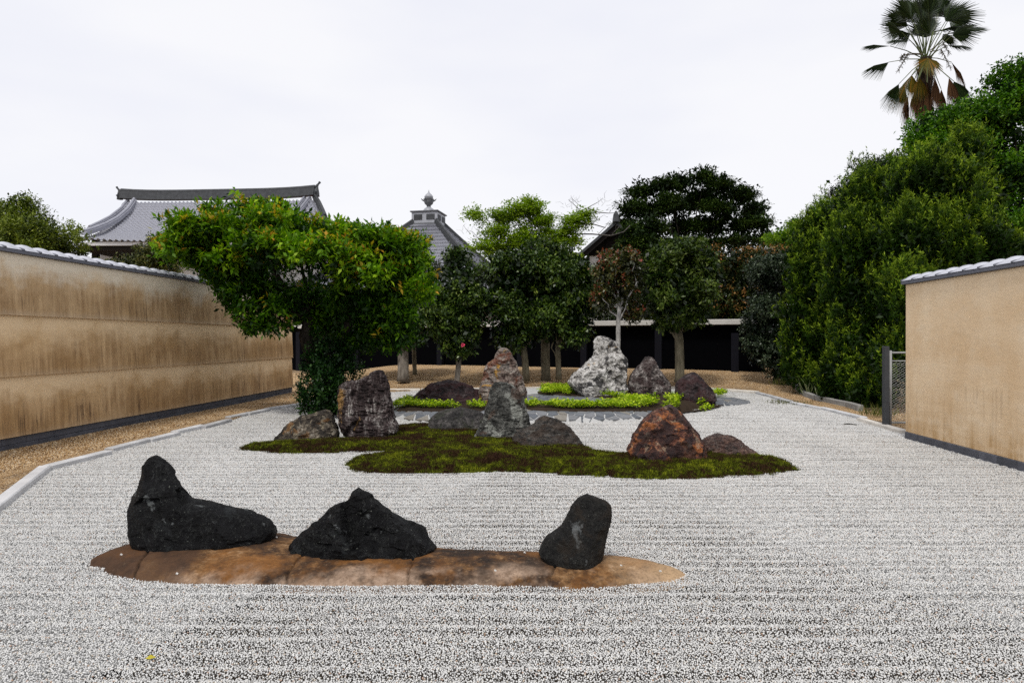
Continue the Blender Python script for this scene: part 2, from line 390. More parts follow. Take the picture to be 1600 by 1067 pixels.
# ================================================================== side walls
m_slate = plain('slate_base', (0.085, 0.088, 0.105), 0.75, 0.35, 0.6, 7, 0.5, 60)
def tile_mat():
    m, nt, b, _ = new_mat('glazed_tile'); h = NT(nt); co = h.coords('Object')
    n = h.noise(co, 9, 4); c = h.ramp(n, [(0.3, (0.36, 0.37, 0.43)), (0.7, (0.58, 0.59, 0.64))])
    c = h.mix(h.math('MULTIPLY', h.rnd(), .25), c, (0.30, 0.31, 0.36))
    h.l(c, b.inputs['Base Color']); b.inputs['Roughness'].default_value = 0.33; b.inputs['Specular IOR Level'].default_value = 1.0
    h.l(h.bump(h.noise(co, 60, 3), .15, .004), b.inputs['Normal']); return m
m_tile = tile_mat(); m_trim = plain('tile_edge', (0.13, 0.135, 0.165), 0.6, 0.5, 0.25, 8, 0.3, 60)
def plaster_mat(name, left):
    m, nt, b, _ = new_mat(name); h = NT(nt); co = h.coords('Object')
    sp = h.n('ShaderNodeSeparateXYZ'); h.l(co, sp.inputs[0]); z = sp.outputs[2]
    stre = h.noise(h.coords('Object', (7, 7, .55)), 1.6, 5, .65)      # vertical streaks
    strf = h.noise(h.coords('Object', (26, 26, .8)), 1.0, 4, .7)
    blot = h.noise(co, 1.1, 5, .6); fine = h.noise(co, 120, 3, .7); mid = h.noise(h.coords('Object', (1, 1, 2.2)), 3.2, 5, .6)
    if left:
        base = h.ramp(blot, [(0.38, (0.54, 0.36, 0.18)), (0.62, (0.74, 0.54, 0.32))])
        bz = h.attr('band')                                            # 0 foot .. 1 top of its plaster band
        wob = h.math('ADD', bz, h.math('MULTIPLY_ADD', mid, .5, -.25))
        pale = h.ramp(h.math('ADD', wob, h.math('MULTIPLY_ADD', h.noise(h.coords('Object', (1, 1, .6), (3, 1, 7)), 1.7, 5, .7), 1.2, -.6)), [(0.48, 0.0), (0.86, 1.0)])
        pale_c = h.ramp(h.attr('top'), [(0.0, (0.86, 0.68, 0.46)), (1.0, (0.84, 0.75, 0.60))])
        c = h.mix(h.math('MULTIPLY', pale, .9), base, pale_c)
        low = h.ramp(h.math('ADD', wob, h.math('MULTIPLY_ADD', h.noise(h.coords('Object', (1, 1, .5), (2, 9, 4)), 1.1, 4, .6), 1.0, -.5)), [(0.0, .8), (0.28, 1.0), (0.78, 0.0)])
        s = h.math('MULTIPLY', low, h.ramp(stre, [(0.36, 0.25), (0.62, 1.0)]))
        c = h.mix(h.math('MULTIPLY', s, .82), c, (0.29, 0.172, 0.08))
        s2 = h.math('MULTIPLY', h.ramp(wob, [(0.02, .7), (0.2, 1.0), (0.7, 0.0)]), h.ramp(h.math('ADD', h.math('MULTIPLY', strf, .6), h.math('MULTIPLY', h.noise(h.coords('Object', (1, 1, .3), (8, 3, 1)), 1.3, 4, .6), .4)), [(0.535, 0.0), (0.63, .85)]))
        c = h.mix(s2, c, (0.11, 0.068, 0.042))
        s3 = h.ramp(h.math('MULTIPLY_ADD', strf, .25, bz), [(0.12, .55), (0.22, 0.0)])     # pale drip line at each foot
        c = h.mix(h.math('MULTIPLY', s3, .5), c, (0.60, 0.50, 0.38))
        c = h.mix(1.0, c, h.ramp(h.attr('top'), [(0.0, (1.0, .95, .87)), (1.0, (1, 1, 1))]), 'MULTIPLY')
    else:
        base = h.ramp(blot, [(0.36, (0.76, 0.54, 0.32)), (0.64, (0.90, 0.70, 0.47))])
        foot = h.ramp(h.math('ADD', z, h.math('MULTIPLY_ADD', mid, .9, -.45)), [(0.05, 1.0), (0.5, .35), (1.3, 0.0)])
        c = h.mix(h.math('MULTIPLY', foot, h.ramp(stre, [(0.36, .3), (0.64, .9)])), base, (0.46, 0.27, 0.10))
        s2 = h.math('MULTIPLY', h.ramp(z, [(0.1, 1.0), (0.95, .8), (1.75, 0.0)]), h.ramp(h.math('ADD', h.math('MULTIPLY', strf, .6), h.math('MULTIPLY', h.noise(h.coords('Object', (1, 1, .5), (8, 3, 1)), 1.8, 4, .6), .4)), [(0.52, 0.0), (0.68, .6)]))
        c = h.mix(s2, c, (0.24, 0.16, 0.095))
        c = h.mix(h.math('MULTIPLY', h.ramp(mid, [(0.5, 0.0), (0.75, .5)]), .8), c, (0.82, 0.68, 0.50))
        hor = h.noise(h.coords('Object', (1.3, 1.3, 14)), 2.0, 4)
        c = h.mix(h.ramp(hor, [(0.55, 0.0), (0.75, .22)]), c, (0.5, 0.36, 0.22))
    c = h.mix(h.ramp(fine, [(0.35, .22), (0.55, 0.0)]), c, (0.2, 0.13, 0.08))
    h.l(c, b.inputs['Base Color']); b.inputs['Roughness'].default_value = .85; b.inputs['Specular IOR Level'].default_value = .25
    bp = h.bump(fine, .5, .004); bp = h.bump(mid, .25, .02, bp); h.l(bp, b.inputs['Normal'])
    return m
m_plL, m_plR = plaster_mat('stained_plaster', True), plaster_mat('tan_plaster', False)

def cap_tile_mesh(L, half, rise):                       # one domed coping tile, shut at both ends
    nx, ny = 7, 9; V = []
    for i in range(nx + 1):
        t = i / nx; bulge = 1 - (2 * t - 1) ** 2
        for j in range(ny + 1):
            s = -1 + 2 * j / ny; prof = (1 - abs(s) ** 2.2)
            V.append((t * L * .985, s * half * 1.0, rise * (.30 + .70 * bulge ** .7) * prof + .004))
    f = [(i*(ny+1)+j, (i+1)*(ny+1)+j, (i+1)*(ny+1)+j+1, i*(ny+1)+j+1) for i in range(nx) for j in range(ny)]
    b0 = len(V)
    for i in (0, nx): 
        for j in range(ny + 1): V.append((V[i*(ny+1)+j][0], V[j][1], -.0))
    f.append(tuple([j for j in range(ny+1)] + [b0 + j for j in range(ny, -1, -1)]))
    f.append(tuple([nx*(ny+1)+j for j in range(ny, -1, -1)] + [b0 + ny + 1 + j for j in range(ny+1)]))
    return mesh('cap_tile', V, f, [m_tile], True)

def build_wall(end, length, ht, bands, side, label, base_rows, base_h, tile_L, mat, back=0.0):
    """end: far end of the visible face on the ground; x local runs from the far end towards the viewer; -y*side is the garden side"""
    d = Vector((-.068, -1, 0)).normalized(); root = empty('plastered_wall', (end.x, end.y, 0), label, 'wall', rz=math.atan2(d.y, d.x))
    # local +x = towards the viewer, local +y = garden side for the left wall when side=+1
    th = .26
    def bx(name, x0, x1, y0, y1, z0, z1, m, bev=.004):
        y0, y1 = (y0, y1) if side > 0 else (-y1, -y0)
        return MB().box(x0, x1, y0, y1, z0, z1, bev).obj(name, m, root)
    for k in range(bands):
        z0 = base_h + (ht - base_h) * k / bands; z1 = base_h + (ht - base_h) * (k + 1) / bands
        off = .014 * (bands - 1 - k) * 0 + .0
        # each band leans out a little towards its foot and laps over the one below
        n = 60; V = []; lean = .045 if bands > 1 else 0.0
        prof = [(0.0 + lean, z0 - (.0 if k == 0 else .012)), (lean * .92, z0 + .006), (0.0, z1 - .004), (-.02, z1)]
        if k == 0: prof[0] = (lean, z0 + .002)
        xs = np.linspace(0, length, n)
        for x in xs:
            for (y, z) in prof + [(-th, z1), (-th, z0)]: V.append((x, y * side, z))
        m6 = 6; f = [(i*m6 + j, (i+1)*m6 + j, (i+1)*m6 + (j+1) % m6, i*m6 + (j+1) % m6) for i in range(n-1) for j in range(m6)]
        f += [tuple(range(m6))[::-1], tuple((n-1)*m6 + j for j in range(m6))]
        if side < 0: f = [q[::-1] for q in f]
        V = np.array(V); bandv = np.clip((V[:, 2] - z0) / (z1 - z0), 0, 1).astype(np.float32)
        me = mesh('plaster_band', V, f, [mat], False, {'band': ('FLOAT', 'POINT', bandv), 'top': ('FLOAT', 'POINT', np.full(len(V), 1.0 if k == bands - 1 else 0.0, np.float32))})
        link('plaster_band' if bands > 1 else 'plaster', me, root)
    # slate base blocks
    for r in range(base_rows):
        h0, h1 = base_h * r / base_rows - (.05 if r == 0 else 0), base_h * (r + 1) / base_rows
        x = 0.0; 
        while x < length - .02:
            L = random.uniform(.38, .62) if base_rows > 1 else .36
            if r % 2 and x == 0: L *= .5
            x1 = min(x + L, length); pr = .012 + random.uniform(-.004, .006)
            bx('base_block', x + .0035, x1 - .0035, -.2, pr, h0 + .003, h1 - .003, m_slate, .006); x = x1
    bx('base_core', .01, length - .01, -th + .01, 0.0, -.05, base_h - .001, m_slate, 0)
    bx('cap_trim', -.05, length, -th - .05, .05, ht + .001, ht + .052, m_trim, .006)
    half = (th + .1) / 2; me = cap_tile_mesh(tile_L, half + .005, .105); x = -.05; me_j = None
    jm = MB(); 
    for a in range(9):
        pass
    while x < length - .05:
        t = link('cap_tile', me, root, (x, (-th / 2) * side, ht + .052)); x += tile_L
        t.rotation_euler = (random.uniform(-.012, .012), random.uniform(-.006, .006), random.uniform(-.008, .008))
        # round joint roll between two tiles
    mj = MB()
    pts = [(0, s * (half + .004), .085 * (1 - abs(s) ** 2.2) * .42 + .012) for s in np.linspace(-1, 1, 9)]
    mj.tube(pts, .013, 6); mej = mj.mesh('tile_joint', [m_trim], True); x = -.05
    while x < length - .05:
        link('tile_joint', mej, root, (x, (-th / 2) * side, ht + .052)); x += tile_L
    return root
WL_end = Vector((-6.48, 18.83, 0)); WR_end = Vector((6.35, 10.32, 0))
build_wall(WL_end, 14.0, 2.84, 3, +1, 'long stained tan plaster wall with three lapped bands on the left side', 2, .215, .31, m_plL)
build_wall(WR_end, 7.2, 2.49, 1, -1, 'smooth tan plaster wall with a tiled cap on the right side', 1, .125, .315, m_plR)

# ---- chain-link gate beyond the right wall
m_gpost = plain('weathered_post', (0.05, 0.052, 0.055), 0.8, 0.3, 0.3, 9, 0.5, 60)
m_zinc = plain('galvanised_steel', (0.30, 0.30, 0.29), 0.5, 0.6, 0.25, 12, 0.2, 60)
gY = 11.6; gp = P(1384, 668, gY); gate = empty('chain_link_gate', (gp.x, gp.y, 0), 'grey chain link gate with a dark post beside the end of the right wall', 'gate')
zt = EYE - (541 - HOR) / F * gY
MB().box(-.042, .042, -.042, .042, -.05, zt, .006).obj('post', m_gpost, gate)
zr = EYE - (551 - HOR) / F * gY; z0 = .10; wdt = .95
MB().tube([(.085, 0, z0 - .06), (.085, 0, zr + .04)], .024, 10).obj('frame_tube', m_zinc, gate, smooth=True)
MB().tube([(wdt, 0, z0 - .06), (wdt, 0, zr + .04)], .024, 10).obj('frame_tube', m_zinc, gate, smooth=True)
MB().tube([(.085, 0, zr), (wdt, 0, zr)], .017, 8).obj('rail', m_zinc, gate, smooth=True)
MB().tube([(.085, 0, zr - .15), (wdt, 0, zr - .15)], .010, 8).obj('rail', m_zinc, gate, smooth=True)
MB().tube([(.085, 0, z0), (wdt, 0, z0)], .017, 8).obj('rail', m_zinc, gate, smooth=True)
lat = MB(); s_ = .075; zl0, zl1 = z0 + .02, zr - .15; nW = 11
for i_ in range(nW):                                   # zigzag wires, each hooked into its neighbour
    for sg in (0, 1):
        pts = []; k_ = 0; z = zl0
        while z < zl1 - .01:
            x = .115 + i_ * s_ + (s_ if (k_ % 2) ^ sg else 0); pts.append((x, (.008 if sg else -.008), z)); z += s_ * .62; k_ += 1
        if len(pts) > 1 and pts[0][0] < wdt: lat.tube(pts, .0045, 4, False)
lat.obj('wire_mesh', m_zinc, gate)
MB().box(.09, wdt, -.04, .04, -.02, .05, .006).obj('threshold', plain('rust_steel', (0.16, 0.08, 0.045), .85, .2), gate)

# ================================================================== rocks
def rock_mat(name, stops, veins=None, accents=(), scale=3.0, rough=.8, vs=(1, 1, 1), bump=.9, spec=.3, fleck=None, vein_w=.04, vein_amt=.9):
    m, nt, b, _ = new_mat(name); h = NT(nt); co = h.coords('Object', vs)
    n1 = h.noise(co, scale, 8, .68, .4); n2 = h.noise(co, scale * 4.5, 6, .7)
    f = h.math('ADD', h.math('MULTIPLY', n1, .58), h.math('MULTIPLY', n2, .42)); f = h.math('MULTIPLY_ADD', f, 2.3, -.65)
    c = h.ramp(f, stops)
    for k, (col, sc, thr, wid, amt) in enumerate(accents):
        mk = h.noise(h.coords('Object', vs, (3.1 * k + 5, 1.7 * k, 2.3)), sc, 5, .62, .6)
        c = h.mix(h.math('MULTIPLY', h.ramp(mk, [(thr - .05, 0.0), (thr - .05 + wid * .6, 1.0)]), amt), c, col)
    if veins:
        w = h.noise(h.coords('Object', vs, (9, 4, 1)), scale * 1.6, 7, .7, 1.2)
        v = h.math('ABSOLUTE', h.math('SUBTRACT', w, .5)); c = h.mix(h.math('MULTIPLY', h.ramp(v, [(0.0, vein_amt), (vein_w, 0.0)]), h.ramp(n2, [(0.3, .2), (0.6, 1.0)])), c, veins)
    if fleck: c = h.mix(h.ramp(h.noise(co, 55, 3, .6), [(0.66, 0.0), (0.74, .8)]), c, fleck)
    h.l(c, b.inputs['Base Color']); b.inputs['Roughness'].default_value = rough; b.inputs['Specular IOR Level'].default_value = spec
    bp = h.bump(n2, bump, .05); bp = h.bump(h.noise(co, scale * 16, 5, .7), bump * .8, .02, bp); h.l(bp, b.inputs['Normal'])
    return m

def rock(levels, Yf, mat, label, D, zg=0.0, seed=0, facet=.5, rough=.035, stretch=(1, 1, 1), NA=116, NR=84, ridge=.5, cells=46, group=None, rough2=.012, cat='rock'):
    r = np.random.default_rng(seed); Yc = Yf + D
    lv = np.array(levels, float)
    z = EYE - (lv[:, 0] - HOR) / F * Yc; cx = ((lv[:, 1] + lv[:, 2]) / 2 - 800) / F * Yc; w = (lv[:, 2] - lv[:, 1]) / 2 / F * Yc
    z = np.r_[z, min(z[-1] - .12, zg - .15)]; cx = np.r_[cx, cx[-1]]; w = np.r_[w, w[-1] * .95]
    s = np.r_[0, np.cumsum(np.hypot(np.diff(z), np.hypot(np.diff(w), np.diff(cx))))]; t = np.linspace(0, s[-1], NR)
    zi, ci, wi = np.interp(t, s, z), np.interp(t, s, cx), np.interp(t, s, w)
    k = np.ones(3) / 3
    def sm(a): return np.convolve(np.r_[a[0], a, a[-1]], k, 'valid')
    ci, wi = sm(ci), sm(wi)
    hrel = np.clip((zi[0] - zi) / (zi[0] - zg), 0, 1)
    di = D * np.clip(.20 + .80 * hrel ** .75, 0, 1) * np.clip((wi / max(wi.max(), 1e-6)) ** .25, .3, 1)
    di = np.minimum(di, D); di = np.maximum(di, wi * .35) if D > .3 else di
    yo = (D - di) * .35 * 0 + .25 * (D - di)
    A = np.linspace(0, 2 * np.pi, NA, endpoint=False); ca, sa = np.cos(A), np.sin(A)
    e = 2 / 2.5; se = lambda c: np.sign(c) * np.abs(c) ** e
    lob = 1 + .05 * np.sin(A * 3 + r.uniform(0, 6)) + .04 * np.sin(A * 5 + r.uniform(0, 6))
    X = ci[:, None] + wi[:, None] * se(ca)[None] * 1.0; Yv = Yc + yo[:, None] + di[:, None] * (se(sa) * lob)[None]
    Z = np.repeat(zi[:, None], NA, 1) - np.maximum(0, Yv - Yc) * np.maximum(0, EYE - zi)[:, None] / Yc * 1.1
    V = np.stack([X, Yv, Z], 2).reshape(-1, 3)
    top = np.array([[ci[0], Yc + yo[0], zi[0] + wi[0] * .15]]); V = np.vstack([V, top])
    i = (np.arange(NR - 1)[:, None] * NA); j = np.arange(NA)[None]; j2 = (j + 1) % NA
    q = np.stack([i + j, i + NA + j, i + NA + j2, i + j2], 2).reshape(-1, 4)
    tri = [(len(V) - 1, a, (a + 1) % NA) for a in range(NA)]
    org = np.array([ci[-1], Yc, zg]); V = V - org
    # normals of the smooth form
    Vg = V[:-1].reshape(NR, NA, 3); du = np.roll(Vg, -1, 1) - np.roll(Vg, 1, 1); dv = np.gradient(Vg, axis=0)
    nn = np.cross(du, -dv); nn /= np.linalg.norm(nn, axis=2)[:, :, None] + 1e-9
    nn = nn.reshape(-1, 3); out = V[:-1] - np.array([0, 0, 0]); 
    cen_ = np.stack([np.repeat(ci - org[0], NA), np.repeat(yo, NA), out[:, 2]], 1); sg = np.sign(((out - cen_) * nn).sum(1)); nn *= np.where(sg == 0, 1, sg)[:, None]
    # flat broken faces: every vertex leans to the plane of its nearest seed
    size = max(wi.max(), (zi[0] - zg) / 2); P0 = V[:-1]
    lw_ = np.repeat(np.clip(wi / wi.max() * 1.6, .15, 1), NA)
    for cells_k, amt in ((cells, facet), (cells * 5, facet * .45)):
        sid = r.integers(0, len(P0), cells_k); sp_, sn = P0[sid], nn[sid] + r.normal(0, .28, (cells_k, 3)); sn /= np.linalg.norm(sn, axis=1)[:, None]
        st = np.array(stretch)
        dm = np.full(len(P0), 1e9); im = np.zeros(len(P0), int)
        for kk in range(cells_k):
            d2 = (((P0 - sp_[kk]) * st) ** 2).sum(1); mk = d2 < dm; dm[mk] = d2[mk]; im[mk] = kk
        off = ((P0 - sp_[im]) * sn[im]).sum(1); lim = size * (.16 if cells_k == cells else .07)
        disp = -np.clip(off, -lim * lw_, lim * lw_) * amt; base = smooth(-.1, .06, P0[:, 2]) * .7 + .3
        P0 = P0 + sn[im] * (disp * base)[:, None] * np.array([.38, 1, .45])
    sx, sy, sz = stretch; out_d = np.empty(len(P0)); sd3 = seed * 3.7
    fr = 2.2 / size
    for a in range(len(P0)):
        p = P0[a]; v = Vector((p[0] * fr / sx * 1.0 + sd3, p[1] * fr / sy, p[2] * fr / sz))
        out_d[a] = rough * size * 2 * (mnoise.fractal(v, 1.0, 2.1, 4) * (1 - ridge) - ridge * (abs(mnoise.noise(v * 2.1)) * 1.6 - .4)) + rough2 * size * 2 * mnoise.fractal(v * 6, .8, 2.0, 3)
    P0 = P0 + nn * (out_d * (.35 + .65 * lw_))[:, None] * np.array([.75, 1.3, .75]); V = np.vstack([P0, [V[-1] + (P0[:NA].mean(0) - V[:NA].mean(0))]])
    V[-1, 2] = max(V[-1, 2], P0[:NA, 2].mean())
    faces = [tuple(x) for x in q.tolist()] + tri
    me = mesh('garden_rock', V, faces, [mat], True)
    me.set_sharp_from_angle(angle=math.radians(16))
    o = link('garden_rock', me, loc=org); tag(o, label, cat, group); return o

K = 1.0
blk = rock_mat('black_basalt', [(0.2, (.001, .001, .001)), (0.5, (.0025, .0025, .003)), (0.75, (.007, .007, .008)), (1.0, (.035, .04, .04))], (.07, .075, .07), [((.035, .04, .042), 3.2, .64, .12, .4), ((.14, .15, .15), 7, .69, .06, .7)], 3.2, .55, fleck=(.16, .17, .15), spec=.15, vein_w=.006)
blk2 = rock_mat('black_basalt_worn', [(0.2, (.003, .003, .003)), (0.5, (.009, .0085, .0075)), (0.75, (.024, .022, .019)), (0.95, (.09, .085, .075))], (.08, .08, .07), [((.18, .19, .19), 3.4, .67, .08, .8), ((.03, .02, .012), 6, .55, .15, .5)], 5, .65, fleck=(.15, .15, .13), vein_w=.006, spec=.22)
GR = 'black rocks on the front slab'
rock([(714,229,243),(717,223,249),(722,220,254),(728,218,259),(735,218,264),(745,217,271),(756,214,278),(766,210,286),(774,206,293),(781,204,304),(788,202,334),(794,201,362),(800,200,388),(807,200,410),(816,202,425),(828,206,429),(842,212,425),(850,216,412),(860,219,395)],
     4.56, blk, 'tallest black rock at the left end of the front slab, like a seated seal', .26, .06, 3, .6, .012, cells=18, rough2=.005, NA=170, NR=130, group=GR)
rock([(765,552,562),(768,548,570),(773,546,579),(780,541,585),(788,528,594),(796,512,603),(807,499,624),(819,487,645),(830,474,659),(841,462,671),(850,456,681),(860,458,680),(868,466,672),(876,480,655)],
     4.38, blk, 'wide pyramid shaped black rock in the middle of the front slab', .27, .07, 5, .85, .018, cells=26, rough2=.008, NA=170, NR=120, group=GR)
rock([(775,908,928),(778,903,938),(782,900,948),(790,894,956),(801,888,958),(812,883,956),(821,878,954),(828,868,952),(836,856,950),(848,848,947),(863,841,943),(872,848,940),(880,858,938),(887,868,935)],
     4.24, blk2, 'rounded black boulder standing at the right end of the front slab', .2, .06, 9, .35, .018, cells=14, rough2=.007, NA=150, NR=120, ridge=.2, group=GR)

ochre = (.34, .20, .06); 
m4 = rock_mat('brown_mottled', [(0.3, (.016, .012, .009)), (0.46, (.06, .048, .036)), (0.6, (.17, .14, .10)), (0.75, (.38, .34, .28))], (.01, .008, .007), [((.26, .12, .03), 3.5, .61, .1, .6), ((.42, .36, .24), 6, .62, .08, .6), ((.012, .010, .008), 5, .56, .08, .8)], 5, .8)
m5 = rock_mat('dark_red_slab', [(0.32, (.012, .007, .007)), (0.48, (.045, .028, .027)), (0.6, (.13, .105, .10)), (0.72, (.42, .39, .36)), (0.85, (.62, .6, .56))], (.006, .004, .004), [((.42, .24, .07), 2.2, .69, .07, .75)], 4.2, .8, vs=(1.5, 1.5, .42))
m6 = rock_mat('dark_grey_low', [(0.3, (.014, .013, .013)), (0.5, (.045, .042, .040)), (0.7, (.11, .10, .095)), (0.85, (.2, .19, .18))], None, [((.03, .035, .02), 4, .55, .1, .6)], 5, .85)
m7 = rock_mat('grey_lichen', [(0.3, (.018, .018, .016)), (0.48, (.055, .056, .050)), (0.62, (.14, .14, .125)), (0.8, (.36, .36, .33))], (.012, .011, .010), [((.34, .35, .31), 3.2, .60, .06, .75), ((.10, .05, .03), 4, .62, .1, .5)], 5, .85, fleck=(.4, .4, .36))
m8 = rock_mat('dark_banded', [(0.3, (.008, .008, .008)), (0.5, (.03, .028, .026)), (0.64, (.08, .077, .07)), (0.8, (.21, .20, .18))], (.13, .10, .075), [((.05, .03, .02), 5, .52, .12, .6)], 6, .8, vs=(1, 1, 2.2))
m9 = rock_mat('red_jasper', [(0.3, (.016, .006, .005)), (0.45, (.075, .022, .014)), (0.58, (.19, .065, .035)), (0.72, (.34, .15, .08)), (0.85, (.55, .38, .27))], (.012, .006, .005), [((.46, .15, .035), 4.5, .55, .08, .75), ((.40, .30, .20), 9, .62, .06, .6), ((.022, .008, .008), 4, .54, .08, .85)], 6, .62, spec=.4)
m10 = rock_mat('brown_low', [(0.3, (.012, .005, .004)), (0.5, (.048, .019, .013)), (0.66, (.12, .058, .04)), (0.85, (.34, .24, .19))], (.30, .24, .20), [], 5, .6, vs=(1, 1, 2), vein_w=.02, spec=.5)
m11 = rock_mat('white_quartz', [(0.2, (.02, .018, .018)), (0.36, (.12, .11, .105)), (0.46, (.44, .42, .39)), (0.72, (.78, .76, .73))], (.012, .011, .012), [((.03, .028, .03), 3.4, .60, .05, .9), ((.44, .27, .09), 1.8, .70, .07, .7)], 3.4, .8, vein_w=.035)
m12 = rock_mat('grey_brown', [(0.32, (.016, .011, .011)), (0.47, (.07, .055, .05)), (0.58, (.22, .19, .175)), (0.75, (.52, .48, .45))], (.01, .008, .008), [((.05, .028, .026), 3, .54, .08, .7)], 4, .8)
m13 = rock_mat('purple_dark', [(0.3, (.008, .005, .006)), (0.5, (.03, .02, .021)), (0.68, (.08, .06, .06)), (0.82, (.2, .17, .16))], None, [((.05, .018, .018), 4, .55, .1, .6)], 4, .85)
m15 = rock_mat('many_coloured', [(0.32, (.05, .03, .024)), (0.46, (.16, .11, .09)), (0.6, (.33, .27, .23)), (0.76, (.52, .48, .42))], (.03, .02, .018), [((.55, .30, .05), 3.0, .62, .06, .9), ((.18, .05, .02), 2.0, .58, .08, .75), ((.16, .16, .15), 4, .56, .1, .5)], 4.5, .8)

MZ = .07
rock([(641,500,514),(646,485,517),(651,467,519),(657,456,521),(666,447,526),(675,438,528),(683,431,527),(691,429,515)], 9.75, m4, 'low mottled brown rock on the left tip of the moss island', .33, MZ, 11, .55, .035, cells=40)
rock([(579,586,597),(583,577,599),(588,573,602),(594,558,605),(599,533,606),(603,528,607),(616,528,609),(629,528,612),(643,528,615),(655,529,616),(664,530,622),(672,533,621),(680,540,614),(689,552,600)], 9.85, m5, 'upright dark red and white streaked slab beside the tree foot', .3, MZ, 12, .5, .045, stretch=(1, 1, .33), cells=50, ridge=.6)
rock([(639,700,735),(642,688,748),(647,680,756),(655,671,760),(665,669,762),(677,672,762)], 10.7, m6, 'low dark grey boulder lying behind the grey standing stone', .3, MZ, 13, .25, .02, cells=20)
rock([(598,772,792),(601,769,799),(608,767,808),(617,764,816),(628,762,819),(641,758,822),(650,756,825),(659,753,828),(668,748,828),(676,744,827),(684,740,822),(690,743,816)], 9.8, m7, 'tall lichen grey standing stone in the middle of the moss island', .3, MZ, 14, .5, .04, stretch=(1, 1, .5), cells=44)
rock([(651,843,858),(655,838,871),(661,835,881),(667,826,889),(673,812,894),(680,804,900),(690,800,908),(700,801,912),(708,808,910)], 9.1, m8, 'dark banded boulder right of the grey standing stone', .36, MZ, 15, .5, .045, cells=40)
rock([(633,1046,1053),(637,1034,1057),(641,1027,1060),(648,1016,1066),(658,1003,1075),(670,996,1085),(680,990,1091),(690,987,1096),(706,981,1103),(718,986,1105),(728,996,1100),(737,1010,1088)], 7.95, m9, 'large red brown pointed rock on the right part of the moss island', .42, .05, 16, .62, .05, cells=60, NA=160, NR=120)
rock([(678,1118,1130),(681,1110,1145),(687,1100,1154),(694,1097,1164),(701,1098,1173),(708,1100,1183),(714,1105,1188),(721,1110,1184)], 8.4, m10, 'low dark brown rock right of the large red brown one', .3, .05, 17, .55, .04, stretch=(.6, 1, 1), cells=40)
BZ = .16
rock([(526,935,946),(530,931,954),(535,929,967),(545,928,970),(554,927,972),(562,921,977),(572,912,979),(584,897,979),(597,889,978),(603,890,978),(612,900,977),(621,915,976)], 16.0, m11, 'tallest white rock with black veins at the back of the garden', .5, BZ, 18, .75, .06, cells=60, NA=150, NR=110)
rock([(558,1009,1021),(563,1006,1024),(568,1002,1026),(578,992,1032),(587,986,1036),(597,982,1046),(605,981,1048),(612,984,1047),(621,990,1042)], 15.9, m12, 'pointed grey brown rock just right of the tall white rock', .45, BZ, 19, .6, .05, cells=50)
rock([(582,1080,1088),(586,1072,1092),(591,1065,1096),(597,1059,1102),(607,1056,1111),(616,1056,1116),(624,1058,1118),(631,1064,1112)], 14.9, m13, 'rightmost dark purple rock of the back group', .4, BZ, 20, .55, .04, cells=40)
rock([(595,686,712),(599,672,728),(604,664,739),(610,656,748),(617,648,753),(624,641,756),(632,638,758),(641,642,755)], 13.9, m13, 'wide low blackish rock behind the leaves left of the standing stones', .45, BZ, 21, .5, .05, cells=44)
rock([(544,782,791),(548,777,797),(554,774,800),(563,771,805),(569,762,807),(576,757,810),(590,755,816),(600,750,819),(610,747,822),(625,748,823),(640,752,820)], 13.9, m15, 'standing stone with orange and white patches behind the grey one', .4, BZ, 22, .55, .05, stretch=(1, 1, .6), cells=50)

# ================================================================== front slab
def bk(px, py, zc, ex=.13):
    Yc = F * (EYE - zc) / (py - HOR); x = (px - 800) / F * Yc; return (x, Yc + ex)
front = [G(x, y) for x, y in [(131, 881), (140, 889), (160, 899), (185, 907), (215, 912), (270, 916), (340, 918), (440, 919), (540, 921), (640, 920), (740, 921), (850, 923), (930, 926), (975, 921), (1010, 915), (1050, 912), (1070, 908), (1077, 900)]]
backp = [bk(*a) for a in [(1060, 888, .02, .03), (1000, 873, .05, .1), (950, 866, .07), (860, 861, .08), (770, 858, .08), (680, 852, .085), (560, 842, .085), (480, 838, .085), (430, 825, .09), (320, 832, .085), (215, 842, .06), (160, 862, .03, .06)]]
slab_poly = smooth_poly([tuple(p)[:2] for p in front] + backp, 2)
cracks = []
for pl in ([(198, 914), (206, 900), (214, 888), (228, 872), (236, 862), (232, 850)], [(446, 925), (445, 905), (452, 893), (447, 896), (470, 878), (486, 862), (480, 840)], [(636, 928), (641, 905), (639, 895), (645, 880), (643, 868), (640, 850)],
           [(385, 846), (410, 851), (430, 854), (462, 859)], [(866, 930), (858, 905), (866, 890), (880, 875)]):
    cracks.append([np.array(tuple(G(x, y, .06))[:2]) for x, y in pl])
crack_l = []
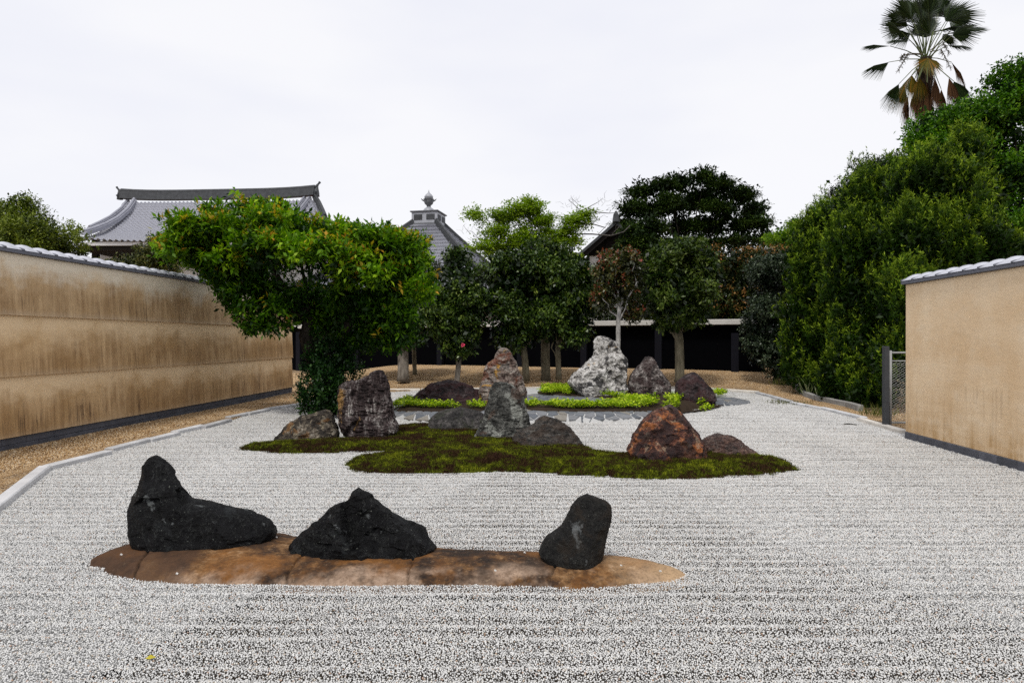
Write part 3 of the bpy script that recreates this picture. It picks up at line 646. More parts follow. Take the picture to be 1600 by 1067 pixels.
def slab_h(pts, sd):
    sd = sd + .012 * fnoise(pts[:, 0], pts[:, 1], 22, 81, 3)
    W = np.clip(sd, -.02, None); yy = pts[:, 1]
    crest = .105 * (1 - np.exp(-np.clip(W, 0, None) / .11)); h = np.where(sd < 0, -.03 + sd * .3, crest - .004)
    h += .006 * fnoise(pts[:, 0], yy, 5, 4, 3) * np.clip(W / .1, 0, 1)
    for n_, c in enumerate(cracks):
        d = np.full(len(pts), 1e9); wob = pts + np.stack([.012 * fnoise(yy, pts[:, 0], 30, 9 + n_, 2), .012 * fnoise(pts[:, 0], yy, 30, 19 + n_, 2)], 1)
        for a, b in zip(c[:-1], c[1:]):
            ab = b - a; t = np.clip(((wob - a) @ ab) / (ab @ ab), 0, 1); d = np.minimum(d, np.linalg.norm(wob - (a + t[:, None] * ab), axis=1))
        h -= .022 * np.exp(-(d / (.0035 + .0025 * (1 + fnoise(yy, pts[:, 0], 14, 60 + n_, 2)))) ** 2); crack_l.append(np.exp(-(d / .0045) ** 2) * np.clip(.7 + .5 * fnoise(pts[:, 0], yy, 11, 70 + n_, 2), .1, 1))
    return h
def slab_mat():
    m, nt, b, _ = new_mat('stained_slab'); h = NT(nt); co = h.coords('World')
    n = h.noise(co, 2.6, 7, .66, .5); n2 = h.noise(co, 14, 6, .7)
    f = h.math('ADD', h.math('MULTIPLY', n, .55), h.math('MULTIPLY', n2, .45)); f = h.math('MULTIPLY_ADD', f, 3.0, -1.0)
    sx0 = h.n('ShaderNodeSeparateXYZ'); h.l(co, sx0.inputs[0]); xs_ = h.math('MULTIPLY_ADD', h.math('ADD', sx0.outputs[0], h.math('MULTIPLY', h.noise(h.coords('World', (1, 1, 1), (3, 3, 3)), 5, 4), .25)), .2, .6)
    f = h.math('ADD', f, h.ramp(xs_, [(0.10, .0), (0.12, .42), (0.30, .36), (0.32, .22), (0.48, .24), (0.50, .26), (0.66, .22), (0.69, .48)])); f = h.math('SUBTRACT', f, .40)
    c = h.ramp(f, [(0.15, (.014, .008, .005)), (0.36, (.048, .023, .010)), (0.54, (.12, .058, .020)), (0.72, (.22, .12, .05)), (0.95, (.42, .28, .165))])
    spk = h.noise(h.coords('World', (1, 1, 1), (6, 6, 1)), 34, 5, .75)
    c = h.mix(h.ramp(spk, [(.30, .85), (.47, 0.0)]), c, (.022, .012, .007)); c = h.mix(h.ramp(spk, [(.58, 0.0), (.72, .5)]), c, (.42, .30, .19))
    c = h.mix(h.ramp(h.noise(h.coords('World', (1, 1, 1), (4, 2, 0)), 1.7, 5, .6), [(0.52, 0.0), (0.62, .6)]), c, (.24, .095, .018))
    sx = h.n('ShaderNodeSeparateXYZ'); h.l(co, sx.inputs[0]); wb = h.noise(h.coords('World', (1, 1, 1), (7, 8, 0)), 3, 5)
    yy = h.math('ADD', sx.outputs[1], h.math('MULTIPLY_ADD', wb, .5, -.25))
    c = h.mix(h.math('MULTIPLY', h.ramp(h.math('MULTIPLY', yy, .1), [(0.414, .8), (0.432, 0.0)]), h.ramp(h.noise(h.coords('World', (1, 1, 1), (1, 5, 2)), 1.6, 5, .6), [(0.47, 0.0), (0.55, 1.0)])), c, h.mix(h.ramp(n2, [(.35, 0.0), (.6, 1.0)]), (.26, .17, .11), (.46, .335, .245)))          # washed pale edge in front
    xx = h.math('MULTIPLY_ADD', h.math('ADD', sx.outputs[0], h.math('MULTIPLY_ADD', wb, .8, -.4)), .2, .5)
    c = h.mix(h.ramp(xx, [(0.62, 0.0), (0.72, .75)]), c, (.48, .33, .19))
    c = h.mix(h.math('MULTIPLY', h.ramp(xx, [(0.0, .9), (0.05, .9), (0.075, 0.0)]), h.ramp(n2, [(.3, .4), (.6, 1.0)])), c, (.07, .035, .018))
    c = h.mix(h.ramp(h.noise(co, 60, 4, .7), [(0.40, .35), (0.50, 0.0)]), c, (.05, .028, .014))
    c = h.mix(h.math('MULTIPLY', h.attr('crack'), .9), c, (.012, .008, .005))
    h.l(c, b.inputs['Base Color']); b.inputs['Roughness'].default_value = .85; b.inputs['Specular IOR Level'].default_value = .25
    h.l(h.bump(n2, .5, .015, h.bump(h.noise(co, 90, 4, .7), .6, .004)), b.inputs['Normal']); return m
o = mound('stone_slab_island', slab_poly, .0085, slab_h, slab_mat())
at_ = o.data.attributes.new('crack', 'FLOAT', 'POINT'); vx = np.empty(len(o.data.vertices) * 3, np.float32); o.data.vertices.foreach_get('co', vx); vx = vx.reshape(-1, 3)[:, :2].astype(float); crack_l.clear(); slab_h(vx, np.ones(len(vx))); at_.data.foreach_set('value', np.max(crack_l, axis=0).astype(np.float32))
tag(o, 'long low rust stained slab under the three black rocks in front', 'stone slab')

# loose pebbles on the slab
m_peb = plain('pebble', (.62, .60, .56), .8, .3, .2)
peb = MB().add(CUBE * np.array([1, .8, .7]) * .0065, [tuple(f) for f in CUBE_F.tolist()]).mesh('pebble', [m_peb])
for x, y, lab_ in [(189, 869, 'pale pebble on the dark left tip of the front slab'), (276, 899, 'pale pebble low on the slab in front of the tallest black rock'), (432, 842, 'pebble on the slab between the two left black rocks'),
                   (774, 894, 'pebble on the slab midway between the middle and right black rocks'), (820, 866, 'pebble at the rear edge of the slab just left of the rounded boulder'), (971, 886, 'grey pebble on the slab right of the rounded boulder'), (1032, 895, 'small pebble near the pale right tip of the front slab')]:
    ob = link('pebble', peb, loc=G(x, y, .09) + Vector((0, 0, .012))); ob.rotation_euler = (random.random(), random.random(), random.random() * 3)
    tag(ob, lab_, 'pebble', 'loose pebbles on the front slab')

# ================================================================== moss island
moss_px = [(370, 696), (392, 690), (430, 688), (520, 684), (560, 676), (612, 664), (640, 661), (700, 660), (780, 662), (850, 672), (905, 690), (940, 703), (985, 706), (1040, 706), (1110, 703), (1185, 708), (1225, 714), (1251, 727), (1240, 736),
           (1200, 743), (1140, 747), (1060, 751), (1000, 750), (930, 746), (880, 744), (820, 739), (760, 739), (700, 742), (640, 742), (590, 742), (552, 738), (541, 729), (552, 720), (585, 713), (618, 707), (628, 705), (600, 707), (540, 708), (480, 710), (430, 710), (395, 705)]
moss_poly = smooth_poly([G(x, y, .075 if n_ < 18 else 0) for n_, (x, y) in enumerate(moss_px)], 2)
def moss_h(pts, sd):
    sd = sd + .035 * fnoise(pts[:, 0], pts[:, 1], 9, 77, 3)
    h = np.where(sd < 0, -.02 + sd * .3, .085 * (1 - np.exp(-np.clip(sd, 0, None) / .12)) - .004)
    return h + (.022 * fnoise(pts[:, 0], pts[:, 1], 7, 31, 3) + .008 * fnoise(pts[:, 0], pts[:, 1], 34, 32, 2)) * np.clip(sd / .08, 0, 1)
def moss_mat(name, blades):
    m, nt, b, _ = new_mat(name); h = NT(nt); w = h.coords('World')
    n = h.noise(w, 2.4, 6, .62); n2 = h.noise(w, 16, 5, .7)
    f = h.math('ADD', h.math('MULTIPLY', n, .5), h.math('MULTIPLY', n2, .5)); f = h.math('MULTIPLY_ADD', f, 2.4, -.7)
    c = h.ramp(f, [(0.2, (.034, .015, .010)), (0.44, (.040, .022, .009)), (0.52, (.045, .052, .005)), (0.64, (.10, .12, .007)), (0.85, (.26, .27, .014))])
    if blades: c = h.mix(1.0, c, h.ramp(h.attr('tint'), [(0, .5), (1, 1.8)]), 'MULTIPLY')
    h.l(c, b.inputs['Base Color']); b.inputs['Roughness'].default_value = .9; b.inputs['Specular IOR Level'].default_value = .1
    h.l(h.bump(n2, 1.0, .03), b.inputs['Normal']); return m
o = mound('moss_bed', moss_poly, .03, moss_h, moss_mat('moss_bed', False)); tag(o, kind='structure')
def grid_pts(poly, step, jit=.5):
    lo, hi = poly.min(0), poly.max(0); X, Y = np.meshgrid(np.arange(lo[0], hi[0], step), np.arange(lo[1], hi[1], step))
    p = np.stack([X.ravel(), Y.ravel()], 1); p += rng.uniform(-jit, jit, p.shape) * step; return p[inside(poly, p)]
def tuft_tile(rad, n, h0, h1, w):
    a = rng.uniform(0, 6.28, n); r = rad * np.sqrt(rng.random(n)); b = np.stack([r * np.cos(a), r * np.sin(a), np.full(n, -.004)], 1)
    a2 = rng.uniform(0, 6.28, n); hh = rng.uniform(h0, h1, n); lean = rng.uniform(.1, .8, n) * hh
    tip = b + np.stack([lean * np.cos(a2), lean * np.sin(a2), hh], 1); a3 = rng.uniform(0, 6.28, n); s = np.stack([np.cos(a3), np.sin(a3), 0 * a3], 1) * w / 2
    V = np.stack([b - s, b + s, tip], 1).reshape(-1, 3); return V, np.arange(3 * n).reshape(n, 3), np.repeat(rng.random(n), 3)
mp = grid_pts(moss_poly, .055); sd = poly_dist(moss_poly, mp); mz = moss_h(mp, sd)
tv, tf, tt = tuft_tile(.055, 110, .012, .042, .008)
o = scatter('moss', tv, tf, tt, np.column_stack([mp, mz]), np.column_stack([0*mz, 0*mz, rng.uniform(0, 6.28, len(mz))]), moss_mat('moss', True), rng.uniform(.7, 1.4, len(mz)))
tag(o, 'dark green and brown moss covering the middle island around its rocks', 'moss', kind='stuff')

# ================================================================== back island: paved shore, soil beds, green leaves
isl_px = [(606, 648), (616, 655), (640, 660), (690, 662), (780, 661.5), (860, 661), (930, 661), (985, 659), (1030, 652), (1075, 642), (1115, 637), (1160, 634), (1178, 630), (1160, 625), (1130, 619), (1080, 614), (1000, 610), (900, 608.5), (820, 613), (760, 617), (700, 620), (660, 628), (630, 636)]
isl = smooth_poly([G(x, y) for x, y in isl_px], 2)
def isl_h(pts, sd): 
    x = pts[:, 0]; top = .155 - .085 * smooth(3.4, 6.0, x)
    h = top * smooth(-.22, .40, sd)
    return np.where(sd < 0, -.02 + sd * .2, h + .002)
m_mortar = plain('white_mortar', (.46, .46, .45), .9, .2, .15, 9, .5, 80)
o = mound('paved_bank', isl, .06, isl_h, m_mortar, -.006); tag(o, kind='structure'); paved = o
def hz(x, y): 
    p = np.array([[x, y]]); d = poly_dist(isl, p); return float(isl_h(p, np.where(inside(isl, p), d, -d))[0])
def hzv(p):
    d = poly_dist(isl, p); return isl_h(p, np.where(inside(isl, p), d, -d))
def pave_stone_mats():
    out = []
    for k_, c in enumerate([(.13, .14, .155), (.17, .175, .185), (.10, .11, .125), (.20, .185, .16)]): out.append(plain('paving_%d' % k_, c, .75, .35, .3, 9, .5, 50))
    return out
pm = pave_stone_mats()
soil_beds = [smooth_poly([G(x, y, .16) for x, y in pl], 2) for pl in (
    [(612, 637), (625, 641), (660, 643.5), (720, 644), (765, 644), (768, 628), (740, 618), (690, 618), (640, 624)],
    [(835, 616), (880, 619), (930, 621), (960, 625), (1000, 628), (1010, 615), (960, 606), (880, 605), (840, 610)],
    [(815, 641), (860, 643), (920, 644), (980, 643), (1030, 638), (1080, 633), (1112, 628), (1130, 620), (1060, 613), (1000, 618), (960, 630), (900, 629), (840, 627), (815, 629)])]
cell = .19; pts = grid_pts(isl, cell, .46)
sdp = poly_dist(isl, pts); pts = pts[sdp > .03]; keep = np.ones(len(pts), bool)
for sb in soil_beds: keep &= ~(inside(sb, pts) & (poly_dist(sb, pts) > .12))
allp = pts.copy(); stones = []
for n_ in np.nonzero(keep)[0]:
    p = allp[n_]
    if p[1] > 17.5 or (p[1] > 13.9 and p[0] < 0): continue
    nb = allp[(np.linalg.norm(allp - p, axis=1) < cell * 2.6)]; R = cell * .95
    poly = [p + R * np.array([math.cos(a), math.sin(a)]) for a in np.linspace(0, 2 * math.pi, 10, endpoint=False)]
    for q in nb:
        if np.allclose(q, p): continue
        nrm = (q - p); L = np.linalg.norm(nrm); nrm = nrm / L; lim = L / 2 - .0135; new = []
        for a, b in zip(poly, poly[1:] + poly[:1]):
            da, db = (a - p) @ nrm - lim, (b - p) @ nrm - lim
            if da <= 0: new.append(a)
            if (da < 0) != (db < 0): new.append(a + (b - a) * da / (da - db))
        poly = new
        if len(poly) < 3: break
    if len(poly) < 3: continue
    pa = np.array(poly); pa = pa[np.r_[True, np.linalg.norm(np.diff(pa, axis=0), axis=1) > .012]]
    for v_ in range(len(pa)):                         # trim at the island's edge
        for t_ in (1, .9, .8, .7, .6, .5, .4, .3):
            c_ = p + (pa[v_] - p) * t_
            if inside(isl, c_[None])[0] and poly_dist(isl, c_[None])[0] > .012: break
        pa[v_] = c_
    if len(pa) < 3 or np.ptp(pa, axis=0).min() < .03: continue
    stones.append((p, pa))
stones.sort(key=lambda s: s[0][1])
for p, pa in stones[:300]:
    n_ = len(pa); zc = hz(*p); vs = []
    th = .007 + random.random() * .006
    for sc_, dz in ((1.0, -.012), (1.0, th - .004), (.93, th)):
        for a in pa: x, y = p + (a - p) * sc_; vs.append((x - p[0], y - p[1], hz(x, y) - zc + dz))
    fs = [tuple(2 * n_ + k for k in range(n_))] + [(r * n_ + k, r * n_ + (k+1) % n_, (r+1) * n_ + (k+1) % n_, (r+1) * n_ + k) for r in range(2) for k in range(n_)]
    ob = link('paving_stone', mesh('paving_stone', vs, fs, [random.choices(pm, (5, 3, 3, 1))[0]])); ob.parent = paved; ob.location = (p[0], p[1], zc)
m_soil2 = plain('dark_soil', (.035, .024, .016), .95, .1, .4, 6, .8, 40)
for sb in soil_beds:
    o = mound('soil_bed', sb, .07, lambda p, sd: np.where(sd < 0, .05, hzv(p) + .045 * smooth(0, .15, sd)), m_soil2); tag(o, kind='structure')

# ================================================================== plants: leaf clouds
def unit(a): return a / (np.linalg.norm(a, axis=-1, keepdims=True) + 1e-9)
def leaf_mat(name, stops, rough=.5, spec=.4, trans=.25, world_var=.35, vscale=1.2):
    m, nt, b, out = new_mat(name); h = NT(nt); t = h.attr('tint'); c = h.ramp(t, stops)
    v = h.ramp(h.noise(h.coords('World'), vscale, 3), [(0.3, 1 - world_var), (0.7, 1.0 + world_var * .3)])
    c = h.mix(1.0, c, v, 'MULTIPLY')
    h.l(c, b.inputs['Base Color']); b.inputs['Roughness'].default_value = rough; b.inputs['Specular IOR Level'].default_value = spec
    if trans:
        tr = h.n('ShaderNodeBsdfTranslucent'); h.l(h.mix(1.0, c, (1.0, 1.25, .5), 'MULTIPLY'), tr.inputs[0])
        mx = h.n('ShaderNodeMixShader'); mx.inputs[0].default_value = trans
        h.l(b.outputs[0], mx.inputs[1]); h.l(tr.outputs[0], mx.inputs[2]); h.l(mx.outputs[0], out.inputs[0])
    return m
def leaves(B, D, Lh, W, N0, tint, fold=.15):
    """rhombic leaves: base B, direction D, length Lh, width W, rough normal N0"""
    n = len(B); D = unit(D); S = unit(np.cross(D, N0)); N = np.cross(S, D)
    L = np.asarray(Lh)[:, None]; Wd = np.asarray(W)[:, None]
    mid = B + D * L * .45 - N * Wd * fold
    V = np.stack([B, mid + S * Wd / 2 + N * Wd * fold * 2, B + D * L - N * L * .12, mid - S * Wd / 2 + N * Wd * fold * 2], 1).reshape(-1, 3)
    return V, np.arange(4 * n).reshape(n, 4), np.repeat(tint, 4)
def lobe_pts(lobes, n, thick=.16, gap=.0, low=.75, seed=0):
    """points in the outer shell of a set of ellipsoids (cx,cy,cz,rx,ry,rz); returns point, outward normal, height in its lobe"""
    L = np.array(lobes, float); area = (L[:, 3] * L[:, 4] + L[:, 3] * L[:, 5] + L[:, 4] * L[:, 5]); pr = area / area.sum()
    k = rng.choice(len(L), n, p=pr); u = unit(rng.normal(size=(n, 3)))
    u[:, 2] = np.where((u[:, 2] < 0) & (rng.random(n) > low), -u[:, 2], u[:, 2])
    rr = 1 - np.abs(rng.normal(0, thick, n)); rr *= 1 + .13 * np.sin(u[:, 0] * 6 + k * 2) * np.sin(u[:, 1] * 5 + k) + .10 * np.sin(u[:, 2] * 9 + u[:, 0] * 7 + k)
    p = L[k, :3] + u * L[k, 3:] * rr[:, None]; nn = unit(u / L[k, 3:])
    if gap:
        g = np.sin(p[:, 0] * 5.1 / gap + 1.3 * np.sin(p[:, 2] * 4 / gap)) * np.sin(p[:, 2] * 5.7 / gap + k) ; m_ = g > -.55
        p, nn, u = p[m_], nn[m_], u[m_]
    return p, nn, u[:, 2]
def cloud(lobes, n_cl, per, cr, L, W, style='broad', thick=.16, gap=0, low=.75, tips=0.0, up=.25, tint0=(.1, .75), droop=0.0):
    p, nn, hgt = lobe_pts(lobes, n_cl, thick, gap, low); n_cl = len(p)
    ct = rng.random(n_cl)
    if style == 'broad':
        ax = unit(nn * .8 + np.array([0, 0, up]) + rng.normal(0, .45, nn.shape))
        s = rng.random((n_cl, per, 1))
        B = p[:, None] + ax[:, None] * (s - .4) * cr * 2 + rng.normal(0, .22, (n_cl, per, 3)) * cr
        D = ax[:, None] * .55 + rng.normal(0, .7, (n_cl, per, 3)) + np.array([0, 0, -droop])
        N0 = np.array([0, 0, 1.0]) * .9 + nn[:, None] * .3 + rng.normal(0, .45, (n_cl, per, 3))
    elif style == 'needle':
        ax = unit(nn * .35 + np.array([0, 0, up]) + rng.normal(0, .28, nn.shape))
        s = rng.random((n_cl, per, 1)); B = p[:, None] + ax[:, None] * (s - .3) * cr * 2
        rad_ = rng.normal(size=(n_cl, per, 3)); D = ax[:, None] * .75 + rad_ * .55
        N0 = rng.normal(size=(n_cl, per, 3))
    else:                                                  # flat sprays
        ax = unit(nn * np.array([1, 1, .25]) + rng.normal(0, .35, nn.shape)); s = rng.random((n_cl, per, 1))
        B = p[:, None] + ax[:, None] * (s - .4) * cr * 2 + rng.normal(0, 1, (n_cl, per, 3)) * cr * np.array([.45, .45, .10])
        D = ax[:, None] * .6 + rng.normal(0, .6, (n_cl, per, 3)) * np.array([1, 1, .35]); N0 = np.array([0, 0, 1.0]) + rng.normal(0, .3, (n_cl, per, 3))
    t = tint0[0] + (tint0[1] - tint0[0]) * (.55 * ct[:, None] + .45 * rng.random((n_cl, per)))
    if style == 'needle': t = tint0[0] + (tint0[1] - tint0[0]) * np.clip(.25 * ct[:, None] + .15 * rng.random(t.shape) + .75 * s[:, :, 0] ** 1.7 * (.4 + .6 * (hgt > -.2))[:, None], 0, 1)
    if tips:
        tp = (hgt > .15)[:, None] & (rng.random((n_cl, 1)) < tips) & (s[:, :, 0] > .45); t = np.where(tp, .86 + .14 * rng.random(t.shape), t)
    m = n_cl * per; sz = rng.uniform(.65, 1.2, m)
    return leaves(B.reshape(-1, 3), D.reshape(-1, 3), L * sz, W * sz, N0.reshape(-1, 3), t.ravel())
def clumped(lobes, k, f, flat=.75, up=.35):           # a lobe broken up into smaller leafy masses on its surface
    out = []
    for l in lobes:
        for _ in range(k):
            u = rng.normal(size=3) + np.array([0, 0, up]); u /= np.linalg.norm(u); r = np.array(l[3:]); m = min(r.mean(), r.min() * 1.5) * f * rng.uniform(.65, 1.25)
            c = np.array(l[:3]) + u * np.maximum(r - m * .95, 0); out.append((*c, m * 1.15, m * 1.15, m * flat))
    return out
def join(parts):
    Vs, Fs, Ts, b = [], [], [], 0
    for V, Fc, t in parts: Vs.append(V); Fs.append(Fc + b); Ts.append(t); b += len(V)
    return np.vstack(Vs), np.vstack(Fs), np.concatenate(Ts)
def bark(name, c0, c1, vs=(1, 1, .25), sc=14):
    m, nt, b, _ = new_mat(name); h = NT(nt); co = h.coords('Object', vs); n = h.noise(co, sc, 6, .65)
    c = h.ramp(n, [(0.35, c0), (0.65, c1)]); c = h.mix(h.ramp(h.noise(h.coords('Object'), 4, 4), [(0.5, 0), (0.7, .5)]), c, tuple(x * .6 for x in c0))
    h.l(c, b.inputs['Base Color']); b.inputs['Roughness'].default_value = .9; b.inputs['Specular IOR Level'].default_value = .15
    h.l(h.bump(n, .8, .02), b.inputs['Normal']); return m
def lb(px, py, rx, ry, Y, rd, base=(0, 0, 0)):      # ellipsoid lobe from its place in the picture at depth Y
    c = P(px, py, Y); k = Y / F; return (c.x - base[0], c.y - base[1], c.z - base[2], rx * k, rd, ry * k)
def limb(mb, a, b, r0, r1, n=6, wob=.08, sag=.0):
    a, b = Vector(a), Vector(b); L = (b - a).length; pts = []
    for i in range(n + 1):
        t = i / n; p = a.lerp(b, t) + Vector((random.uniform(-1, 1), random.uniform(-1, 1), random.uniform(-1, 1))) * wob * L * .3 * math.sin(math.pi * t)
        p.z += sag * L * math.sin(math.pi * t); pts.append(p)
    mb.tube(pts, [r0 + (r1 - r0) * i / n for i in range(n + 1)], 7); return pts
def plant(name, label, cat, base, group=None): return empty(name, base, label, cat, group)
def crown(root, parts, mat, name='crown'):
    V, Fc, t = join(parts); o = link(name, mesh(name, V, Fc, [mat], False, {'tint': ('FLOAT', 'POINT', t.astype(np.float32))}), root); return o

b_dark = bark('dark_bark', (.012, .010, .008), (.045, .038, .03)); b_grey = bark('grey_bark', (.13, .11, .09), (.30, .27, .23), sc=10)
b_tan = bark('tan_bark', (.10, .085, .055), (.22, .19, .13), sc=9); b_white = bark('white_bark', (.20, .19, .18), (.50, .48, .45), vs=(1, 1, .6), sc=8)

# ---- the big bright tree on the left
Y0 = 13.6; bs = G(506, 650, .0); bs = Vector(((506 - 800) / F * Y0, Y0, .0))
tree = plant('camphor_tree', 'large spreading bright green tree with orange young tips leaning over the left wall', 'tree', bs)
mb = MB(); q = lambda px, py, Y=Y0: P(px, py, Y) - bs
tr = [q(512, 660), q(507, 620), q(500, 590), q(488, 555), q(478, 525), q(485, 495)]
mb.tube(tr, [.24, .20, .18, .165, .15, .13], 12)
mb.tube([q(508, 620), q(528, 585), q(538, 550), q(545, 500), q(560, 450)], [.15, .13, .11, .09, .05], 10)
for (x, y, dy, r0) in [(330, 420, -.3, .07), (300, 400, .6, .05), (400, 380, -.6, .07), (420, 430, .6, .06), (470, 390, -.4, .07), (480, 370, .8, .06)]: limb(mb, q(483, 498), q(x, y, Y0 + dy), r0, .015)
for (x, y, dy, r0) in [(560, 400, -.5, .06), (620, 410, .2, .05), (640, 460, -.2, .05), (590, 510, -.5, .05), (530, 400, .3, .05)]: limb(mb, q(545, 490), q(x, y, Y0 + dy), r0, .012)
for (x, y, dy, r0) in [(400, 495, -.2, .035), (430, 500, .3, .03)]: limb(mb, q(480, 520), q(x, y, Y0 + dy), r0, .01)
mb.obj('trunk', b_dark, tree, smooth=True)
m_camph = leaf_mat('camphor_leaf', [(0.0, (.004, .016, .002)), (0.25, (.025, .080, .003)), (0.55, (.14, .29, .005)), (0.82, (.36, .52, .010)), (0.87, (.42, .40, .015)), (1.0, (.55, .27, .03))], .5, .22, .35, .3, .9)
B_ = tuple(bs)
lobesA = [lb(300, 392, 48, 42, 13.2, .8, B_), (lb(330, 366, 60, 34, 13.0, .8, B_)), lb(355, 420, 70, 34, 13.3, .9, B_), lb(385, 338, 66, 26, 13.7, .9, B_), lb(445, 355, 56, 32, 13.4, 1.0, B_), lb(420, 400, 70, 42, 12.6, .8, B_),
          lb(480, 372, 62, 36, 13.2, 1.0, B_), lb(500, 410, 70, 42, 12.5, .8, B_), lb(545, 385, 50, 36, 13.4, 1.0, B_), lb(598, 390, 44, 36, 13.3, 1.0, B_), lb(640, 402, 36, 40, 13.6, 1.0, B_), lb(575, 430, 64, 40, 12.8, .8, B_), lb(640, 452, 40, 46, 13.4, 1.0, B_)]
lobesB = [lb(385, 445, 50, 26, 13.4, .7, B_), lb(420, 478, 52, 26, 13.2, .7, B_), lb(395, 508, 20, 14, 13.0, .3, B_), lb(358, 470, 24, 14, 13.0, .35, B_), lb(430, 508, 32, 15, 13.0, .4, B_), lb(470, 470, 50, 36, 13.7, .8, B_), lb(560, 480, 60, 40, 13.2, .9, B_), lb(615, 500, 44, 40, 13.3, .8, B_),
          lb(580, 530, 48, 30, 13.5, .7, B_), lb(625, 528, 26, 26, 13.3, .5, B_), lb(530, 500, 40, 40, 14.0, .7, B_)]
lobesA0, lobesB0 = lobesA, lobesB; shrink = lambda L_, f: [(*l[:3], l[3] * f, l[4] * f, l[5] * f) for l in L_]
lobesA = clumped(lobesA, 8, .42, .5); lobesB = clumped(lobesB, 6, .42, .5)
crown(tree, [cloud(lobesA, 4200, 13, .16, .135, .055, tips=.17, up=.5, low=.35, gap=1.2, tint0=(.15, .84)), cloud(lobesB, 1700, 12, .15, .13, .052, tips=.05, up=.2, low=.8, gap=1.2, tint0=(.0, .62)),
             cloud(shrink(lobesA0, .7), 700, 8, .16, .14, .06, thick=.4, tint0=(0, .2), low=1), cloud(shrink(lobesB0, .7), 500, 8, .16, .14, .06, thick=.4, tint0=(0, .25), low=1)], m_camph)  # these inner clouds paint the crown's interior shade with dark leaf tints
# shoots standing out of the crown
# climbing shrub round its foot
bs2 = Vector((-3.95, 13.15, 0)); shr = plant('climbing_shrub', 'dark leafy climber wrapped round the foot of the large left tree', 'shrub', bs2)
B2 = tuple(bs2); m_ivy = leaf_mat('climber_leaf', [(0, (.003, .012, .003)), (.5, (.010, .040, .006)), (.85, (.05, .12, .015)), (1, (.12, .22, .04))], .45, .25, .2)
mb = MB(); 
for k in range(5): limb(mb, (random.uniform(-.2, .2), random.uniform(-.1, .1), -.03), (random.uniform(-.5, .5), random.uniform(-.2, .2), random.uniform(.6, 1.1)), .015, .006)
mb.obj('stem', b_dark, shr)
crown(shr, [cloud([lb(500, 605, 34, 44, 13.0, .4, B2), lb(530, 585, 34, 60, 13.5, .4, B2), lb(512, 560, 36, 36, 13.3, .35, B2), lb(540, 625, 24, 26, 13.0, .3, B2), lb(488, 628, 22, 18, 12.8, .25, B2)], 1000, 10, .10, .075, .042, thick=.25, low=1, tint0=(0, .9))], m_ivy, 'foliage')

# ---- shrubs behind the left wall
def wood(name, label, cat, px, zb, Y, lobes, mat, n, per, cr, L, W, barkm=None, trunk_r=.09, group=None, **kw):
    bs = Vector(((px - 800) / F * Y, Y, zb)); t = plant(name, label, cat, bs, group); B = tuple(bs)
    L3 = [lb(*a, B) for a in lobes]; mb = MB(); low = min(L3, key=lambda l: l[2]); 
    hub = Vector((np.mean([l[0] for l in L3]) * .5, 0, max(.4, min(l[2] for l in L3) * .8)))
    mb.tube([(0, 0, -.15), (hub.x * .3, 0, hub.z * .5), tuple(hub)], [trunk_r, trunk_r * .85, trunk_r * .7], 8)
    for l in L3: limb(mb, hub, (l[0], l[1], l[2] + l[5] * .1), trunk_r * .3, .010)
    mb.obj('trunk', barkm or b_dark, t, smooth=True)
    fill = kw.pop('fill', 1); inner_kw = dict(kw); inner_kw.update(thick=.5, low=1, tips=0, gap=0, tint0=(0, .2))  # fill leaves tinted near black: shade inside the crown put into their colour
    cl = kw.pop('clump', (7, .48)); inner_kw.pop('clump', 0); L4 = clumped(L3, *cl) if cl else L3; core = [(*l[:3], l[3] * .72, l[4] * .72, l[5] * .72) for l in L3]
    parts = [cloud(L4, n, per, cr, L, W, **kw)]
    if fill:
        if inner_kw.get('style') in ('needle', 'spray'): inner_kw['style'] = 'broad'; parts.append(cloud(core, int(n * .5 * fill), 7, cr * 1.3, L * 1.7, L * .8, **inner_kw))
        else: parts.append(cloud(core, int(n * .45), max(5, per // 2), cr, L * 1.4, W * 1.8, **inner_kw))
    crown(t, parts, mat); return t
m_olive = leaf_mat('olive_leaf', [(0, (.012, .022, .003)), (.35, (.065, .095, .008)), (.7, (.17, .22, .018)), (1, (.32, .36, .05))], .5, .25, .2, .3)
wood('leafy_tree', 'olive green bushy tree behind the wall at the far left edge', 'tree', 40, 0, 17.0, [(20, 352, 62, 36, 17, 1.2), (70, 375, 58, 36, 16.6, 1.2), (-40, 350, 60, 40, 17.3, 1.2), (98, 396, 28, 18, 16.8, .9), (40, 390, 70, 40, 16.4, 1.1), (40, 322, 26, 14, 17, .5)],
     m_olive, 2600, 13, .15, .075, .036, gap=1.0, tint0=(.1, 1), up=.6)
m_olive2 = leaf_mat('bronze_olive_leaf', [(0, (.012, .017, .005)), (.4, (.06, .075, .016)), (.75, (.15, .17, .04)), (1, (.30, .22, .05))], .5, .3, .15, .3)
wood('garden_shrub', 'thin bronze green shrub between the hall roof and the left wall', 'shrub', 225, 0, 20.0, [(205, 418, 32, 20, 20, .9), (242, 405, 28, 28, 20.5, .9), (178, 422, 18, 14, 20, .7), (262, 405, 26, 34, 20.5, .9), (250, 378, 10, 12, 20, .3)],
     m_olive2, 900, 12, .16, .09, .04, gap=.9, tint0=(.1, 1), up=.6)

